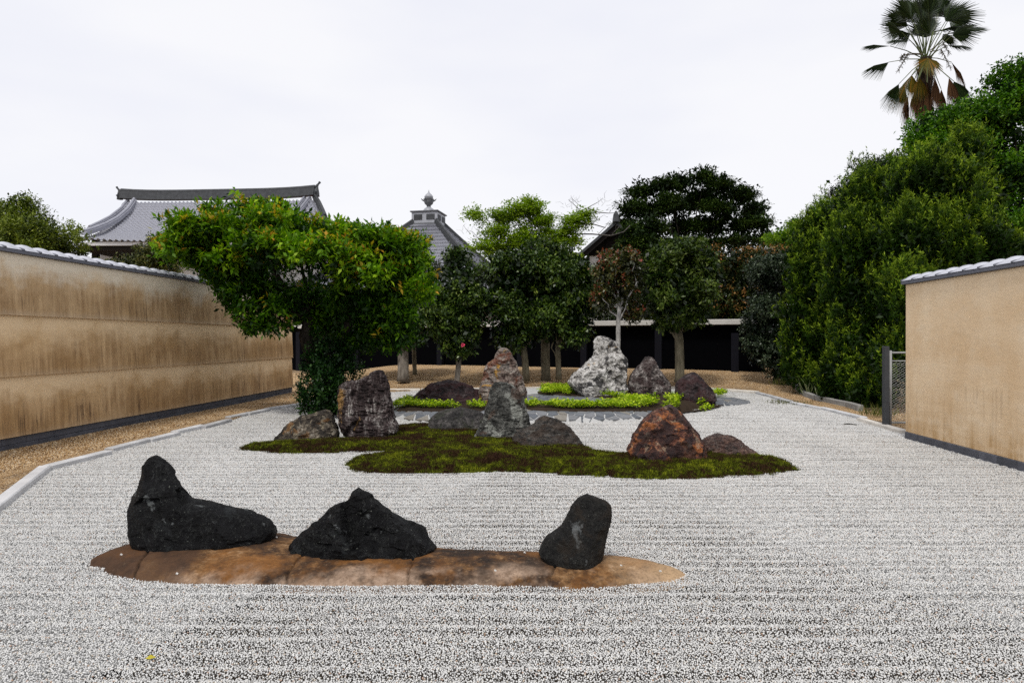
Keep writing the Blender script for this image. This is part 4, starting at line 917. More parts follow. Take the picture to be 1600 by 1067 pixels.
# ---- row of trees standing on the brown bank
m_cam = leaf_mat('camellia_leaf', [(0, (.003, .009, .002)), (.4, (.028, .062, .008)), (.75, (.11, .175, .02)), (.9, (.19, .25, .04)), (1, (.34, .40, .11))], .36, .35, .15, .3)
m_cam2 = leaf_mat('camellia_leaf_bright', [(0, (.006, .014, .003)), (.4, (.03, .062, .008)), (.75, (.10, .15, .018)), (1, (.30, .36, .06))], .4, .3, .25, .3)
m_magn = leaf_mat('magnolia_leaf', [(0, (.006, .014, .003)), (.35, (.03, .06, .008)), (.7, (.11, .16, .022)), (1, (.30, .36, .10))], .4, .3, .25, .3)
def rowtree(label, px, pyb, Y, r, trunkpts, lobes, mat, n, per=12, L=.13, W=.065, barkm=b_tan, extra=(), **kw):
    zb = EYE - (pyb - HOR) / F * Y; bs = Vector(((px - 800) / F * Y, Y, zb)); t = plant('pruned_tree', label, 'tree', bs, 'trees on the brown bank'); B = tuple(bs)
    mb = MB(); pts = [Vector((0, 0, -.15))] + [P(x, y, Y) - bs for x, y in trunkpts]; pts[1:1] = [Vector((0, 0, .06))]
    k = len(pts); mb.tube(pts, [r * 1.25, r * 1.05] + [r * (1 - .25 * i / k) for i in range(k - 2)], 12)
    L3 = [lb(*a, B) for a in lobes]
    for l in L3: limb(mb, pts[-1], (l[0], l[1], l[2]), r * .45, .012, wob=.2)
    for (x0, y0, x1, y1, rr) in extra: limb(mb, P(x0, y0, Y) - bs, P(x1, y1, Y - .1) - bs, rr, rr * .5, wob=.25)
    mb.obj('trunk', barkm, t, smooth=True)
    L4 = clumped(L3, 6, .5); kw.setdefault('thick', .25)
    crown(t, [cloud(L4, n, per, .16, L, W, gap=kw.pop('gap', 1.1), tint0=kw.pop('tint0', (.05, 1)), **kw), cloud([(*l[:3], l[3] * .85, l[4] * .85, l[5] * .85) for l in L3], n // 3, 6, .18, L * 1.4, W * 1.7, thick=.5, low=1, tint0=(0, .2))], mat); return t  # second cloud: core leaves coloured dark to stand in for interior shade
rowtree('tree with the thickest grey trunk just right of the big bright tree', 630, 589, 21.3, .18, [(630, 560), (629, 530), (628, 500)], [(630, 500, 40, 34, 21.6, 1), (600, 480, 50, 50, 22, 1.2), (660, 470, 34, 40, 22, 1.0), (585, 525, 50, 30, 21.6, .8), (640, 530, 24, 16, 21.2, .4)], m_camph, 1100, barkm=b_grey, tint0=(.0, .7), L=.15, W=.06)
rowtree('thin tree close behind the thickest trunk', 648, 583, 23.2, .075, [(647, 555), (646, 520)], [(655, 480, 26, 34, 23.3, .8)], m_cam, 260)
tt_ = rowtree('small rounded camellia with a pale leaning trunk and one pink flower', 714, 598, 20.5, .085, [(716, 575), (718, 550), (716, 530)], [(715, 450, 40, 46, 20.6, .9), (690, 490, 34, 50, 20.4, .8), (738, 490, 32, 50, 20.6, .8), (715, 520, 44, 34, 20.3, .8), (712, 412, 26, 24, 20.8, .6), (715, 548, 26, 12, 20.3, .4)], m_cam, 1900, barkm=b_grey, tint0=(.1, 1), L=.12, W=.065, droop=.3)
fl = MB(); fp = P(723, 539, 19.7) - tt_.location
for k in range(9):
    a = k * 2.4; r = .016 + .003 * k; c = fp + Vector((math.cos(a) * .012, 0, math.sin(a) * .012)); e = c + Vector((math.cos(a) * r * 1.6, -.01, math.sin(a) * r * 1.6)); s_ = Vector((-math.sin(a), 0, math.cos(a))) * r
    fl.add([c, (c + e) / 2 + s_ + Vector((0, -.012, 0)), e, (c + e) / 2 - s_ + Vector((0, -.012, 0))], [(0, 1, 2, 3)])
fl.obj('flower', plain('pink_petal', (.75, .06, .14), .5, .3), tt_)
rowtree('dense dark camellia left of the thick brown trunk', 822, 588, 21.3, .11, [(820, 560), (817, 535)], [(800, 430, 44, 40, 21.4, 1), (790, 480, 42, 50, 21.2, 1), (830, 500, 40, 44, 21.2, .9), (800, 525, 40, 26, 21.2, .8), (835, 430, 40, 40, 21.5, .9)], m_cam, 1900, tint0=(.0, .95), L=.13, W=.07, droop=.3, extra=[(818, 550, 803, 530, .03), (818, 545, 832, 528, .03)])
rowtree('tree with a straight thick brown trunk in the middle of the row', 853, 590, 21.9, .15, [(852, 555), (852, 520), (852, 480)], [(840, 405, 44, 34, 22, 1), (870, 420, 44, 40, 22.2, 1.0), (850, 455, 50, 44, 21.8, 1)], m_cam2, 1300, barkm=b_tan, L=.12, W=.06)
rowtree('slim camellia with a forked pale stem right of the thick brown trunk', 873, 586, 21.3, .09, [(872, 560), (871, 538)], [(880, 440, 44, 44, 21.4, 1), (900, 480, 36, 44, 21.2, .9), (870, 500, 44, 34, 21.0, .9), (895, 520, 32, 24, 21.0, .7), (905, 440, 24, 30, 21.5, .7)], m_cam, 2000, tint0=(.05, .97), L=.13, W=.07, droop=.3, extra=[(872, 560, 862, 545, .03), (862, 545, 866, 518, .028), (872, 548, 886, 530, .025)])
rowtree('round topped pale leaved tree with a straight trunk right of the pointed rock', 1062, 590, 20.4, .145, [(1062, 560), (1061, 530), (1058, 510)], [(1060, 400, 44, 30, 20.4, 1), (1030, 430, 34, 40, 20.4, .9), (1092, 430, 34, 44, 20.4, .9), (1060, 460, 56, 46, 20.0, 1.1), (1050, 495, 40, 22, 20.2, .7), (1085, 490, 28, 20, 20.2, .6)], m_magn, 2500, per=12, L=.135, W=.062, barkm=b_tan, droop=.25, extra=[(1057, 530, 1042, 505, .04), (1062, 520, 1078, 500, .035)], tint0=(.08, 1))
m_red = leaf_mat('reddish_leaf', [(0, (.014, .016, .006)), (.4, (.06, .075, .016)), (.7, (.14, .13, .03)), (.85, (.20, .07, .03)), (1, (.38, .07, .05))], .4, .5, .2, .3)
rowtree('sparse tree with a pale lichened trunk and reddish leaves behind the white rock', 965, 598, 19.8, .075, [(965, 560), (966, 530), (966, 500), (968, 480)], [(950, 425, 26, 34, 20, .7), (985, 420, 26, 30, 20, .7), (945, 470, 24, 24, 20, .6), (975, 455, 26, 30, 20, .6), (990, 490, 18, 16, 20.2, .4)], m_red, 900, per=11, L=.11, W=.055, barkm=b_white, extra=[(966, 500, 940, 465, .03), (966, 505, 995, 440, .04), (968, 480, 962, 410, .03), (995, 450, 985, 400, .02)], tips=.3)

# ---- dense hedges behind the dark fence
m_hedge = leaf_mat('hedge_leaf', [(0, (.006, .012, .004)), (.4, (.025, .042, .008)), (.8, (.075, .095, .018)), (.87, (.20, .14, .03)), (1, (.44, .19, .06))], .5, .25, .1, .3)
wood('tall_hedge', 'dark hedge behind the fence with orange tinted young tips on top', 'hedge', 1160, .4, 26.5, [(1140, 415, 50, 34, 26.5, 1), (1185, 412, 46, 30, 26.5, 1), (1110, 450, 60, 56, 26.6, 1), (1165, 460, 70, 56, 26.4, 1), (1215, 440, 36, 60, 26.5, 1), (1110, 492, 50, 26, 26.3, .8), (1165, 492, 50, 26, 26.3, .8), (1060, 485, 40, 30, 27, .8)], m_hedge, 4600, 12, .17, .12, .06, trunk_r=.12, tips=.55, tint0=(.1, .84), up=.6)
wood('tall_hedge', 'dark background hedge behind the fence left of the round topped tree', 'hedge', 960, .4, 29, [(930, 455, 70, 50, 29, 1), (1000, 450, 60, 56, 29, 1), (1040, 470, 50, 50, 28.5, 1), (880, 470, 70, 50, 29.6, 1), (990, 425, 40, 26, 29, .8), (960, 495, 50, 24, 28.5, .8), (1020, 495, 50, 24, 28.5, .8), (900, 500, 50, 20, 29, .8)], m_hedge, 2200, 11, .2, .12, .06, trunk_r=.12, tint0=(.0, .8))
wood('tall_hedge', 'dark background hedge behind the fence between the bright tree and the camellias', 'hedge', 720, .4, 32.5, [(620, 470, 70, 60, 33, 1.2), (700, 470, 70, 56, 32.5, 1.2), (780, 460, 60, 56, 32, 1.2), (540, 480, 70, 70, 34, 1.2), (480, 490, 60, 70, 35, 1.2), (458, 500, 34, 34, 34.5, .8), (500, 505, 40, 30, 34, .8), (740, 430, 40, 26, 32, .8), (660, 430, 50, 30, 33, .8)], m_hedge, 2600, 11, .22, .13, .065, trunk_r=.12, tint0=(.0, .8))
m_vari = leaf_mat('grey_green_leaf', [(0, (.004, .010, .004)), (.4, (.020, .038, .016)), (.8, (.085, .12, .06)), (1, (.24, .30, .18))], .38, .35, .1, .3)
wood('rounded_shrub', 'grey green glossy shrub reaching the ground beside the tall podocarpus hedge', 'shrub', 1212, .25, 21.5, [(1205, 440, 40, 50, 21.5, .9), (1200, 500, 42, 46, 21.2, .9), (1215, 545, 46, 40, 21.2, .8), (1235, 430, 30, 40, 21.8, .9), (1190, 545, 30, 34, 21.3, .6), (1225, 580, 24, 20, 21, .5)], m_vari, 3000, 12, .13, .085, .045, trunk_r=.07, tint0=(.0, 1), droop=.3, up=.3, barkm=b_grey)

# ---- tall needle-leaved hedge trees on the right
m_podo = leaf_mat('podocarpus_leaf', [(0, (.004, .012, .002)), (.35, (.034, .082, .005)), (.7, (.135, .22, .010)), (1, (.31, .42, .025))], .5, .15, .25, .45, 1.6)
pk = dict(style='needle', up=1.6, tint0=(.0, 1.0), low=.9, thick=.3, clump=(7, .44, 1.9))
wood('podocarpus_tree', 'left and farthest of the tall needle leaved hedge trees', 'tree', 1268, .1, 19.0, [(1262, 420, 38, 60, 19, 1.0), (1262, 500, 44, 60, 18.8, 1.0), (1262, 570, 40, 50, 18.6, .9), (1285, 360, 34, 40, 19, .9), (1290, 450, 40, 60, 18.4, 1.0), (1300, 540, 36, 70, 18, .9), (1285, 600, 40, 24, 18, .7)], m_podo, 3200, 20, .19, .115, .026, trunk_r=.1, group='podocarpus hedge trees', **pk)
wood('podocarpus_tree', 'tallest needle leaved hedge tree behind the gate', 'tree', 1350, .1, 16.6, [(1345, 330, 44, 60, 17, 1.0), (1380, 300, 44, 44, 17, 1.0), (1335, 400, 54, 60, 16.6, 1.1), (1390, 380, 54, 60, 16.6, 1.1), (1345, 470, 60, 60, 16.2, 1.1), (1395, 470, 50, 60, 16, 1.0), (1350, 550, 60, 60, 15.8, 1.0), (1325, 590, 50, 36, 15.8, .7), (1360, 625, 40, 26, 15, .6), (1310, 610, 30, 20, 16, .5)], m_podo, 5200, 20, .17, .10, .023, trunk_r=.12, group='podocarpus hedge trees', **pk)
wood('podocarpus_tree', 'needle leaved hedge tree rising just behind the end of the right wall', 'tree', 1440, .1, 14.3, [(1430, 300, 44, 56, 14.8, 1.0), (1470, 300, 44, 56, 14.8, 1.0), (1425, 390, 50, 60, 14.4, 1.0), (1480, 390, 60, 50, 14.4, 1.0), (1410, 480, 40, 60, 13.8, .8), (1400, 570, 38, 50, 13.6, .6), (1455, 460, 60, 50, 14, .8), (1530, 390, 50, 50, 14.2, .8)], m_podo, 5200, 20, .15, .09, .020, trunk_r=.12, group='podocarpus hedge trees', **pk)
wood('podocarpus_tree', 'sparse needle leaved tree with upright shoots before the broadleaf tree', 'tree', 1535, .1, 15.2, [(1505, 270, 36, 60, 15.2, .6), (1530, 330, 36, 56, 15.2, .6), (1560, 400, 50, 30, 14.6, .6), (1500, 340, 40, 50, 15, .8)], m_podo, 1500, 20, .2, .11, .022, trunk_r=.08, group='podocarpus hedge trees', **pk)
m_broad = leaf_mat('broad_leaf', [(0, (.004, .016, .002)), (.35, (.030, .10, .004)), (.7, (.12, .27, .010)), (1, (.28, .44, .03))], .5, .25, .3, .35, .8)
wood('broadleaf_tree', 'tall broadleaf tree in fresh green at the right edge of the picture', 'tree', 1590, 0, 20.5, [(1462, 205, 38, 36, 20.5, 1.0), (1450, 235, 30, 34, 20.3, .8), (1490, 200, 36, 34, 20.5, 1.0), (1520, 190, 40, 34, 20.6, 1.1), (1500, 250, 56, 50, 20.6, 1.2), (1560, 200, 50, 50, 20.6, 1.3), (1588, 150, 44, 58, 20.4, 1.2), (1630, 140, 60, 66, 20.8, 1.3), (1560, 280, 70, 60, 20.6, 1.5), (1620, 260, 60, 80, 20.6, 1.5), (1570, 360, 80, 60, 20.4, 1.4), (1500, 330, 60, 50, 21, 1.2), (1640, 380, 60, 70, 20.5, 1.3)],
     m_broad, 6600, 12, .2, .12, .06, trunk_r=.25, gap=1.4, tint0=(.05, 1), low=.5, up=.4)
m_dk = leaf_mat('dark_small_leaf', [(0, (.004, .008, .003)), (.5, (.018, .034, .010)), (1, (.09, .12, .035))], .4, .5, .15)
wood('evergreen_tree', 'small leaved dark evergreen showing above the podocarpus hedge', 'tree', 1370, 0, 20.5, [(1350, 285, 40, 34, 20.5, 1), (1400, 268, 44, 28, 20.5, 1), (1320, 310, 26, 26, 20.5, .8), (1420, 300, 50, 50, 20.7, 1)], m_dk, 1700, 12, .16, .08, .042, trunk_r=.14, gap=.9, tint0=(.1, 1), up=.6)
m_lime = leaf_mat('lime_leaf', [(0, (.03, .07, .004)), (.4, (.12, .24, .008)), (.8, (.28, .42, .02)), (1, (.42, .52, .05))], .5, .35, .4, .3)
wood('lime_green_tree', 'bright lime green tree top far behind the hedges on the right', 'tree', 1245, 0, 34, [(1225, 375, 30, 16, 34, 1), (1250, 362, 30, 20, 34, 1), (1290, 350, 30, 34, 34, 1.2), (1260, 390, 50, 26, 34, 1.2), (1240, 350, 10, 8, 34, .4)], m_lime, 1200, 12, .22, .13, .07, trunk_r=.16, gap=1.6, tint0=(.1, 1))

# ---- light maple and its bare branches behind the camellias
def maple():
    Y = 30.0; bs = Vector(((840 - 800) / F * Y, Y, 0)); t = plant('maple_tree', 'airy yellow green maple with bare grey branches reaching right', 'tree', bs); B = tuple(bs); q = lambda x, y, d=0: P(x, y, Y + d) - bs
    mb = MB(); mb.tube([(0, 0, -.1), tuple(q(842, 480)), tuple(q(838, 425)), tuple(q(830, 385))], [.2, .17, .13, .08], 10)
    for (x, y, d) in [(745, 332, 0), (775, 350, .5), (800, 335, -.5), (825, 322, .4), (860, 340, -.4), (770, 385, -.5), (740, 370, .3), (850, 365, .6), (815, 350, 0), (790, 365, .8)]:
        limb(mb, q(836, 412), q(x, y, d), .05, .01, wob=.22)
    # bare limbs to the right
    for ps, r in [([(845, 400), (870, 372), (890, 360), (905, 352), (925, 350), (946, 356)], .05), ([(870, 372), (888, 345), (900, 332), (918, 325)], .04), ([(918, 326), (935, 332), (950, 334), (960, 333)], .028), ([(905, 328), (895, 318), (888, 312)], .018), ([(900, 332), (903, 320), (893, 310), (892, 306)], .014),
                  ([(925, 350), (938, 340), (945, 335)], .012), ([(918, 325), (935, 316), (942, 310)], .016), ([(895, 345), (905, 352), (915, 345)], .014), ([(875, 400), (890, 386), (902, 366), (925, 366), (955, 368), (975, 362), (985, 352)], .045), ([(955, 368), (962, 360), (970, 352)], .015), ([(935, 366), (948, 352), (952, 345)], .014),
                  ([(945, 310), (944, 303), (948, 298)], .008), ([(735, 365), (728, 358), (724, 352)], .012), ([(750, 375), (738, 362), (733, 360)], .012), ([(760, 392), (745, 380), (730, 372)], .014)]:
        mb.tube([q(x, y) + Vector((0, random.uniform(-.1, .1), 0)) for x, y in ps], list(np.linspace(r, r * .4, len(ps))), 6)
    for k in range(60):
        x, y = random.choice([(888, 320), (900, 315), (940, 318), (950, 335), (905, 340), (960, 352), (932, 345), (728, 360), (745, 365)])
        x += random.uniform(-8, 8); y += random.uniform(-6, 6); a = random.uniform(0, 6.28); l = random.uniform(5, 13)
        mb.tube([q(x, y), q(x + l * .5 * math.cos(a), y - l * .6 * abs(math.sin(a))), q(x + l * math.cos(a + .3), y - l * abs(math.sin(a + .3)))], [.008, .005, .003], 3, False)
    mb.obj('trunk', bark('maple_bark', (.05, .045, .04), (.17, .155, .14)), t, smooth=True)
    L3 = [lb(*a, B) for a in [(750, 335, 26, 9, 30, .8), (778, 345, 30, 12, 30.4, .9), (808, 332, 30, 15, 29.6, .9), (838, 330, 22, 12, 30, .9), (822, 318, 12, 8, 30, .5), (850, 350, 24, 16, 30, .9), (795, 365, 44, 14, 29.6, 1.0), (765, 390, 34, 14, 29.5, .9), (815, 385, 44, 18, 29.6, 1.0), (860, 380, 30, 22, 30, 1.0), (900, 348, 22, 10, 30, .7), (915, 336, 14, 8, 30, .5), (880, 362, 22, 10, 30, .7), (845, 405, 60, 14, 29.6, 1.0), (895, 378, 16, 8, 30, .6)]]
    crown(t, [cloud(L3, 3600, 12, .24, .13, .075, style='spray', low=.6, thick=.4, gap=1.6, tint0=(.1, 1))], leaf_mat('maple_leaf', [(0, (.05, .09, .005)), (.4, (.17, .26, .010)), (.8, (.34, .45, .025)), (1, (.48, .58, .06))], .5, .3, .4, .45, .8))
maple()
# ---- dark layered conifer
m_ced = leaf_mat('cedar_leaf', [(0, (.006, .014, .003)), (.5, (.030, .062, .009)), (1, (.11, .17, .025))], .6, .12, .1, .4, .5)
Lc = [(1000, 300, 22, 14), (1030, 292, 30, 14), (1062, 285, 26, 12), (1100, 278, 26, 12), (1130, 292, 26, 14), (1160, 305, 26, 16), (1180, 330, 20, 18), (985, 325, 22, 14), (1190, 350, 16, 12), (1012, 330, 36, 18), (1050, 320, 34, 20), (1090, 312, 40, 24), (1130, 325, 36, 22), (980, 355, 24, 16), (1010, 370, 36, 18), (1060, 355, 40, 18), (1110, 355, 44, 20), (1160, 350, 34, 18), (1040, 385, 50, 14), (1100, 382, 50, 16), (1160, 378, 40, 12), (1195, 372, 14, 8), (975, 385, 26, 16), (990, 365, 22, 14), (1000, 405, 36, 14)]
wood('cedar_tree', 'broad dark conifer with layered branches against the sky', 'tree', 1085, 0, 42, [(x, y, rx, ry, 42 + random.uniform(-1.2, 1.2), 1.1) for x, y, rx, ry in Lc] + [(990, 372, 26, 22, 36.3, .8), (1015, 358, 28, 22, 36.6, .8), (1010, 390, 34, 18, 36.3, .8), (975, 398, 18, 12, 36.2, .5)], m_ced, 8500, 12, .28, .19, .06, style='spray', trunk_r=.3, gap=2.4, low=.8, thick=.4, tint0=(.1, 1), clump=(5, .5, .4), fill=.6)

# ---- palm
def palm():
    Y = 24.0; bs = Vector(((1443 - 800) / F * Y, Y, 0)); t = plant('windmill_palm', 'tall shaggy fan palm rising above the trees at the upper right', 'palm', bs); q = lambda x, y, d=0: P(x, y, Y + d) - bs
    tp = q(1445, 92)
    mb = MB(); n = 26; pts, rr = [], []
    for k in range(n + 1):
        u = k / n; pts.append(Vector((0, 0, -.1)).lerp(tp, u)); rr.append(.11 + (.09 * smooth(.75, .9, u)) + .012 * (k % 2))
    mb.tube(pts, rr, 12); mb.obj('trunk', bark('palm_fibre', (.018, .012, .008), (.075, .052, .035), vs=(1, 1, .4), sc=18), t)
    # shag of hanging fibre
    nf = 1500; a = rng.uniform(0, 6.28, nf); zz = rng.uniform(.35, 2.2, nf); r = rng.uniform(.12, .30, nf) * (1 - .25 * (zz / 2.2))
    Bf = np.column_stack([tp.x + r * np.cos(a), tp.y + r * np.sin(a), tp.z - zz + .3]); Df = np.column_stack([.12 * np.cos(a), .12 * np.sin(a), -np.ones(nf)]) + rng.normal(0, .12, (nf, 3))
    V, Fc, tn = leaves(Bf, Df, rng.uniform(.25, .6, nf), rng.uniform(.02, .045, nf), np.column_stack([np.cos(a), np.sin(a), 0 * a]) , rng.random(nf))
    m_fib = leaf_mat('dead_frond', [(0, (.012, .008, .006)), (.5, (.045, .030, .020)), (1, (.14, .095, .06))], .8, .1, 0)
    link('fibre_skirt', mesh('fibre_skirt', V, Fc, [m_fib], False, {'tint': ('FLOAT', 'POINT', tn.astype(np.float32))}), t)
    m_fr = {}
    m_fr['g'] = leaf_mat('frond_green', [(0, (.008, .018, .005)), (.5, (.022, .042, .010)), (1, (.055, .085, .025))], .35, .6, .15)
    m_fr['y'] = leaf_mat('frond_yellowing', [(0, (.05, .06, .01)), (.5, (.17, .14, .016)), (1, (.36, .17, .02))], .45, .4, .3)
    m_fr['b'] = leaf_mat('frond_brown', [(0, (.05, .025, .014)), (.5, (.16, .075, .035)), (1, (.30, .16, .08))], .7, .2, .15)
    m_st = plain('frond_stalk', (.10, .13, .03), .5, .4)
    def frond(hx, hy, tx, ty, dep, R, kind, spread=2.2, face=(0, -1, .3)):
        H = q(hx, hy, dep); Tt = q(tx, ty, dep * 1.2); D = (Tt - H).normalized(); st = MB(); base = tp + Vector((random.uniform(-.08, .08), random.uniform(-.08, .08), random.uniform(-.2, .05)))
        mid = (base + H) / 2 + Vector((0, 0, .06)); st.tube([base, mid, H], [.022, .016, .011], 5, False)
        Fv = Vector(face); Fv = (Fv - D * Fv.dot(D)).normalized(); S = D.cross(Fv); ns = 34; R = R * 1.15; V, Fc, tn = [], [], []
        for i in range(ns):
            u = -1 + 2 * (i + .5) / ns; an = u * spread / 2 * 1.0; du = spread / ns / 2 * 1.02
            Lr = R * (1 - .30 * abs(u) ** 2) * random.uniform(.93, 1.05); 
            def dr(a, lift=0): return (D * math.cos(a) + S * math.sin(a) + Fv * lift)
            b = len(V); rm = Lr * .58; cup = -.14 * u * u
            dp = Vector((0, 0, -.10 * R)) if kind != 'b' else Vector((0, 0, -.25 * R))
            dp *= random.uniform(.6, 1.6)
            V += [H, H + dr(an - du, cup) * rm, H + dr(an, cup + .05) * rm, H + dr(an + du, cup) * rm, H + dr(an, cup) * Lr + dp, H + dr(an + du * .25, cup) * Lr + dp]
            Fc += [(b, b+1, b+2, b+2), (b, b+2, b+3, b+3), (b+1, b+4, b+5, b+2), (b+2, b+5, b+3, b+3)]
            c = random.random(); tn += [c] * 6
        faces = [tuple(dict.fromkeys(f)) for f in Fc]
        me = mesh('frond', V, faces, [m_fr[kind]], False, {'tint': ('FLOAT', 'POINT', np.array(tn, np.float32))}); fo = link('frond', me, t); st.obj('stalk', m_st, fo)
    for a in [(1418, 42, 1385, 20, -.3, 1.0, 'g', 1.9), (1425, 30, 1408, 4, .3, 1.0, 'g', 1.9), (1440, 38, 1436, -8, -.5, 1.1, 'g', 2.6), (1450, 28, 1462, -12, .4, 1.1, 'g', 2.2), (1465, 22, 1484, -6, .2, .95, 'g', 1.5), (1480, 34, 1524, 10, -.2, 1.2, 'g', 1.7),
              (1462, 50, 1502, 40, .3, 1.0, 'g', .9, (.2, -.3, 1)), (1478, 54, 1534, 42, -.3, 1.35, 'g', .5, (.3, -.2, 1)), (1484, 50, 1522, 37, .5, 1.0, 'g', .6, (.3, -.2, 1)), (1422, 54, 1394, 60, -.4, .75, 'g', 1.7), (1422, 65, 1392, 64, .5, .8, 'g', .5, (0, -.2, 1)),
              (1390, 73, 1350, 72, 0, .95, 'g', .7, (0, -.3, 1)), (1388, 98, 1352, 116, -.4, .95, 'g', 1.1, (0, -.8, .8)), (1480, 72, 1514, 74, .3, .85, 'g', .6, (0, -.3, 1)), (1450, 92, 1452, 110, -.9, .62, 'y', 2.9), (1470, 62, 1490, 60, .6, .7, 'g', 1.6),
              (1404, 132, 1388, 165, -.3, .95, 'g', 1.0), (1412, 132, 1402, 168, .2, .95, 'y', 1.1), (1424, 118, 1424, 160, -.5, .9, 'y', 1.4), (1436, 122, 1440, 150, -.6, .7, 'y', 1.2), (1490, 128, 1508, 165, -.2, .95, 'g', 1.7), (1482, 122, 1496, 160, -.5, .9, 'b', .8),
              (1486, 98, 1508, 128, .3, .85, 'b', .35), (1460, 122, 1466, 165, -.6, 1.0, 'b', .6), (1418, 150, 1414, 190, .0, .9, 'b', .5), (1430, 140, 1432, 190, -.4, 1.0, 'b', .7), (1448, 130, 1446, 180, -.5, 1.0, 'b', .8), (1445, 60, 1440, 20, .9, 1.0, 'g', 2.4), (1470, 140, 1476, 185, .3, .9, 'b', .7), (1452, 55, 1448, 30, -.8, .8, 'g', 2.6)] + [(1447 + 40 * math.cos(t_) , 58 - 34 * math.sin(t_), 1447 + 70 * math.cos(t_), 54 - 60 * math.sin(t_), dd_, .80, 'g', 1.9) for t_, dd_ in ((.3, .8), (.75, -.7), (1.1, .9), (1.45, -.9), (1.8, .8), (2.2, -.8), (2.6, .9), (2.95, -.6), (.05, -.8))]:
        frond(*a)
    sb = MB()
    for (x0, y0, x1, y1, x2, y2) in [(1440, 85, 1418, 84, 1402, 112), (1452, 80, 1472, 66, 1482, 84), (1452, 82, 1470, 78, 1484, 106), (1440, 86, 1412, 86, 1406, 92)]:
        A, Bm, Cc = q(x0, y0, -.5), q(x1, y1, -.6), q(x2, y2, -.6); sb.tube([A, Bm, Cc], [.02, .016, .006], 5, False)
        for k in range(70):
            u = random.random(); p0 = Bm.lerp(Cc, u); sb.tube([p0, p0 + Vector((random.uniform(-.1, .1), random.uniform(-.1, .1), random.uniform(-.16, .06)))], [.008, .005], 3, False)
    sb.obj('flower_stalk', plain('flower_stalk', (.09, .075, .05), .8, .2), t)
palm()

# ---- bright leafy ground cover on the back island
m_gc = leaf_mat('ground_cover_leaf', [(0, (.08, .16, .004)), (.4, (.27, .42, .008)), (.8, (.50, .62, .015)), (1, (.62, .70, .05))], .5, .2, .3, .35, 2.0)
gcp = []
for pl, dens in (([(614, 633), (630, 636), (660, 638), (700, 639), (755, 638.5), (760, 634), (700, 635), (660, 633), (630, 624), (616, 628)], .08), ([(842, 612), (850, 606), (880, 606), (905, 610), (940, 615), (960, 620), (1000, 626), (985, 628), (950, 620), (900, 617), (850, 616)], .075),
               ([(814, 634), (850, 630), (880, 633), (915, 635), (960, 632), (985, 627), (1024, 622), (1028, 632), (1010, 637), (960, 639), (900, 639), (850, 638), (820, 636)], .072), ([(1032, 630), (1050, 618), (1064, 620), (1060, 631), (1040, 634)], .085), ([(1094, 622), (1108, 617), (1112, 627), (1098, 630)], .08), ([(1112, 611), (1122, 604), (1134, 610), (1125, 616)], .09)):
    pp = grid_pts(np.array([tuple(G(x, y, .2))[:2] for x, y in pl]), dens); gcp.append(pp[(rng.random(len(pp)) < .85) & (fnoise(pp[:, 0], pp[:, 1], 4.5, 55, 3) > -.30)])
gcp = np.vstack(gcp); g3 = np.column_stack([gcp, hzv(gcp) + .05])
nn_ = 16; a = rng.uniform(0, 6.28, nn_); hh = rng.uniform(.02, .15, nn_); Bt = np.column_stack([.03 * np.cos(a), .03 * np.sin(a), hh]); Dt = np.column_stack([np.cos(a), np.sin(a), rng.uniform(-.1, .9, nn_)])
V, Fc, tn = leaves(Bt, Dt, rng.uniform(.05, .09, nn_), rng.uniform(.03, .045, nn_), np.tile([0, 0, 1.0], (nn_, 1)) + rng.normal(0, .2, (nn_, 3)), rng.random(nn_))
o = scatter('ground_cover', V, Fc, tn, g3, np.column_stack([rng.normal(0, .2, len(g3)), rng.normal(0, .2, len(g3)), rng.uniform(0, 6.28, len(g3))]), m_gc, rng.uniform(.6, 1.2, len(g3)))
tag(o, 'low bright yellow green leafy plants in bands round the back rocks', 'ground cover', kind='stuff')

# weeds along the right kerb, dead leaves
def grass_clump(name, px, py, Y, n, hgt, label, col, spread=.12, w=.012, cat='weeds', zb=.03):
    bs = P(px, py, Y); bs.z = zb; t_ = rng.uniform(0, 6.28, n); Bq = np.column_stack([rng.normal(0, spread, n), rng.normal(0, spread, n), np.zeros(n)])
    Dq = np.column_stack([np.cos(t_) * .5, np.sin(t_) * .5, np.ones(n)]); V, Fc, tn = leaves(Bq, Dq, rng.uniform(.4, 1.1, n) * hgt, np.full(n, w), rng.normal(size=(n, 3)), rng.random(n))
    return tag(link(name, mesh(name, V, Fc, [col], False, {'tint': ('FLOAT', 'POINT', tn.astype(np.float32))}), loc=bs), label, cat)
m_weed = leaf_mat('weed', [(0, (.03, .045, .008)), (.5, (.12, .14, .02)), (1, (.26, .24, .06))], .6, .2, .3)
tag(grass_clump('weeds', 1236, 626, 15.9, 420, .06, 'patch of short yellow green weeds on the brown gravel beside the right kerb', m_weed, .30, .012), kind='stuff')
grass_clump('bamboo_grass', 1266, 590, 17.6, 26, .55, 'small striped bamboo grass with long pale blades under the hedge', leaf_mat('bamboo_blade', [(0, (.08, .11, .04)), (1, (.42, .46, .26))], .5, .3, .3), .10, .03, 'plant', zb=.1)
tag(grass_clump('grass_tuft', 1372, 655, 12.9, 160, .30, 'dark grass tuft beside the gate post', m_weed, .16, .012, 'grass', zb=.05), kind='stuff')
tag(grass_clump('grass_tuft', 1219, 600, 20.4, 90, .32, 'thin dry grass tuft at the foot of the grey green shrub', m_weed, .12, .014, 'grass', zb=.15), kind='stuff')
V, Fc, tn = leaves(np.array([[0, 0, 0.]]), np.array([[1, .3, .1]]), [.05], [.03], np.array([[0, -.4, 1.]]), np.array([.5]))
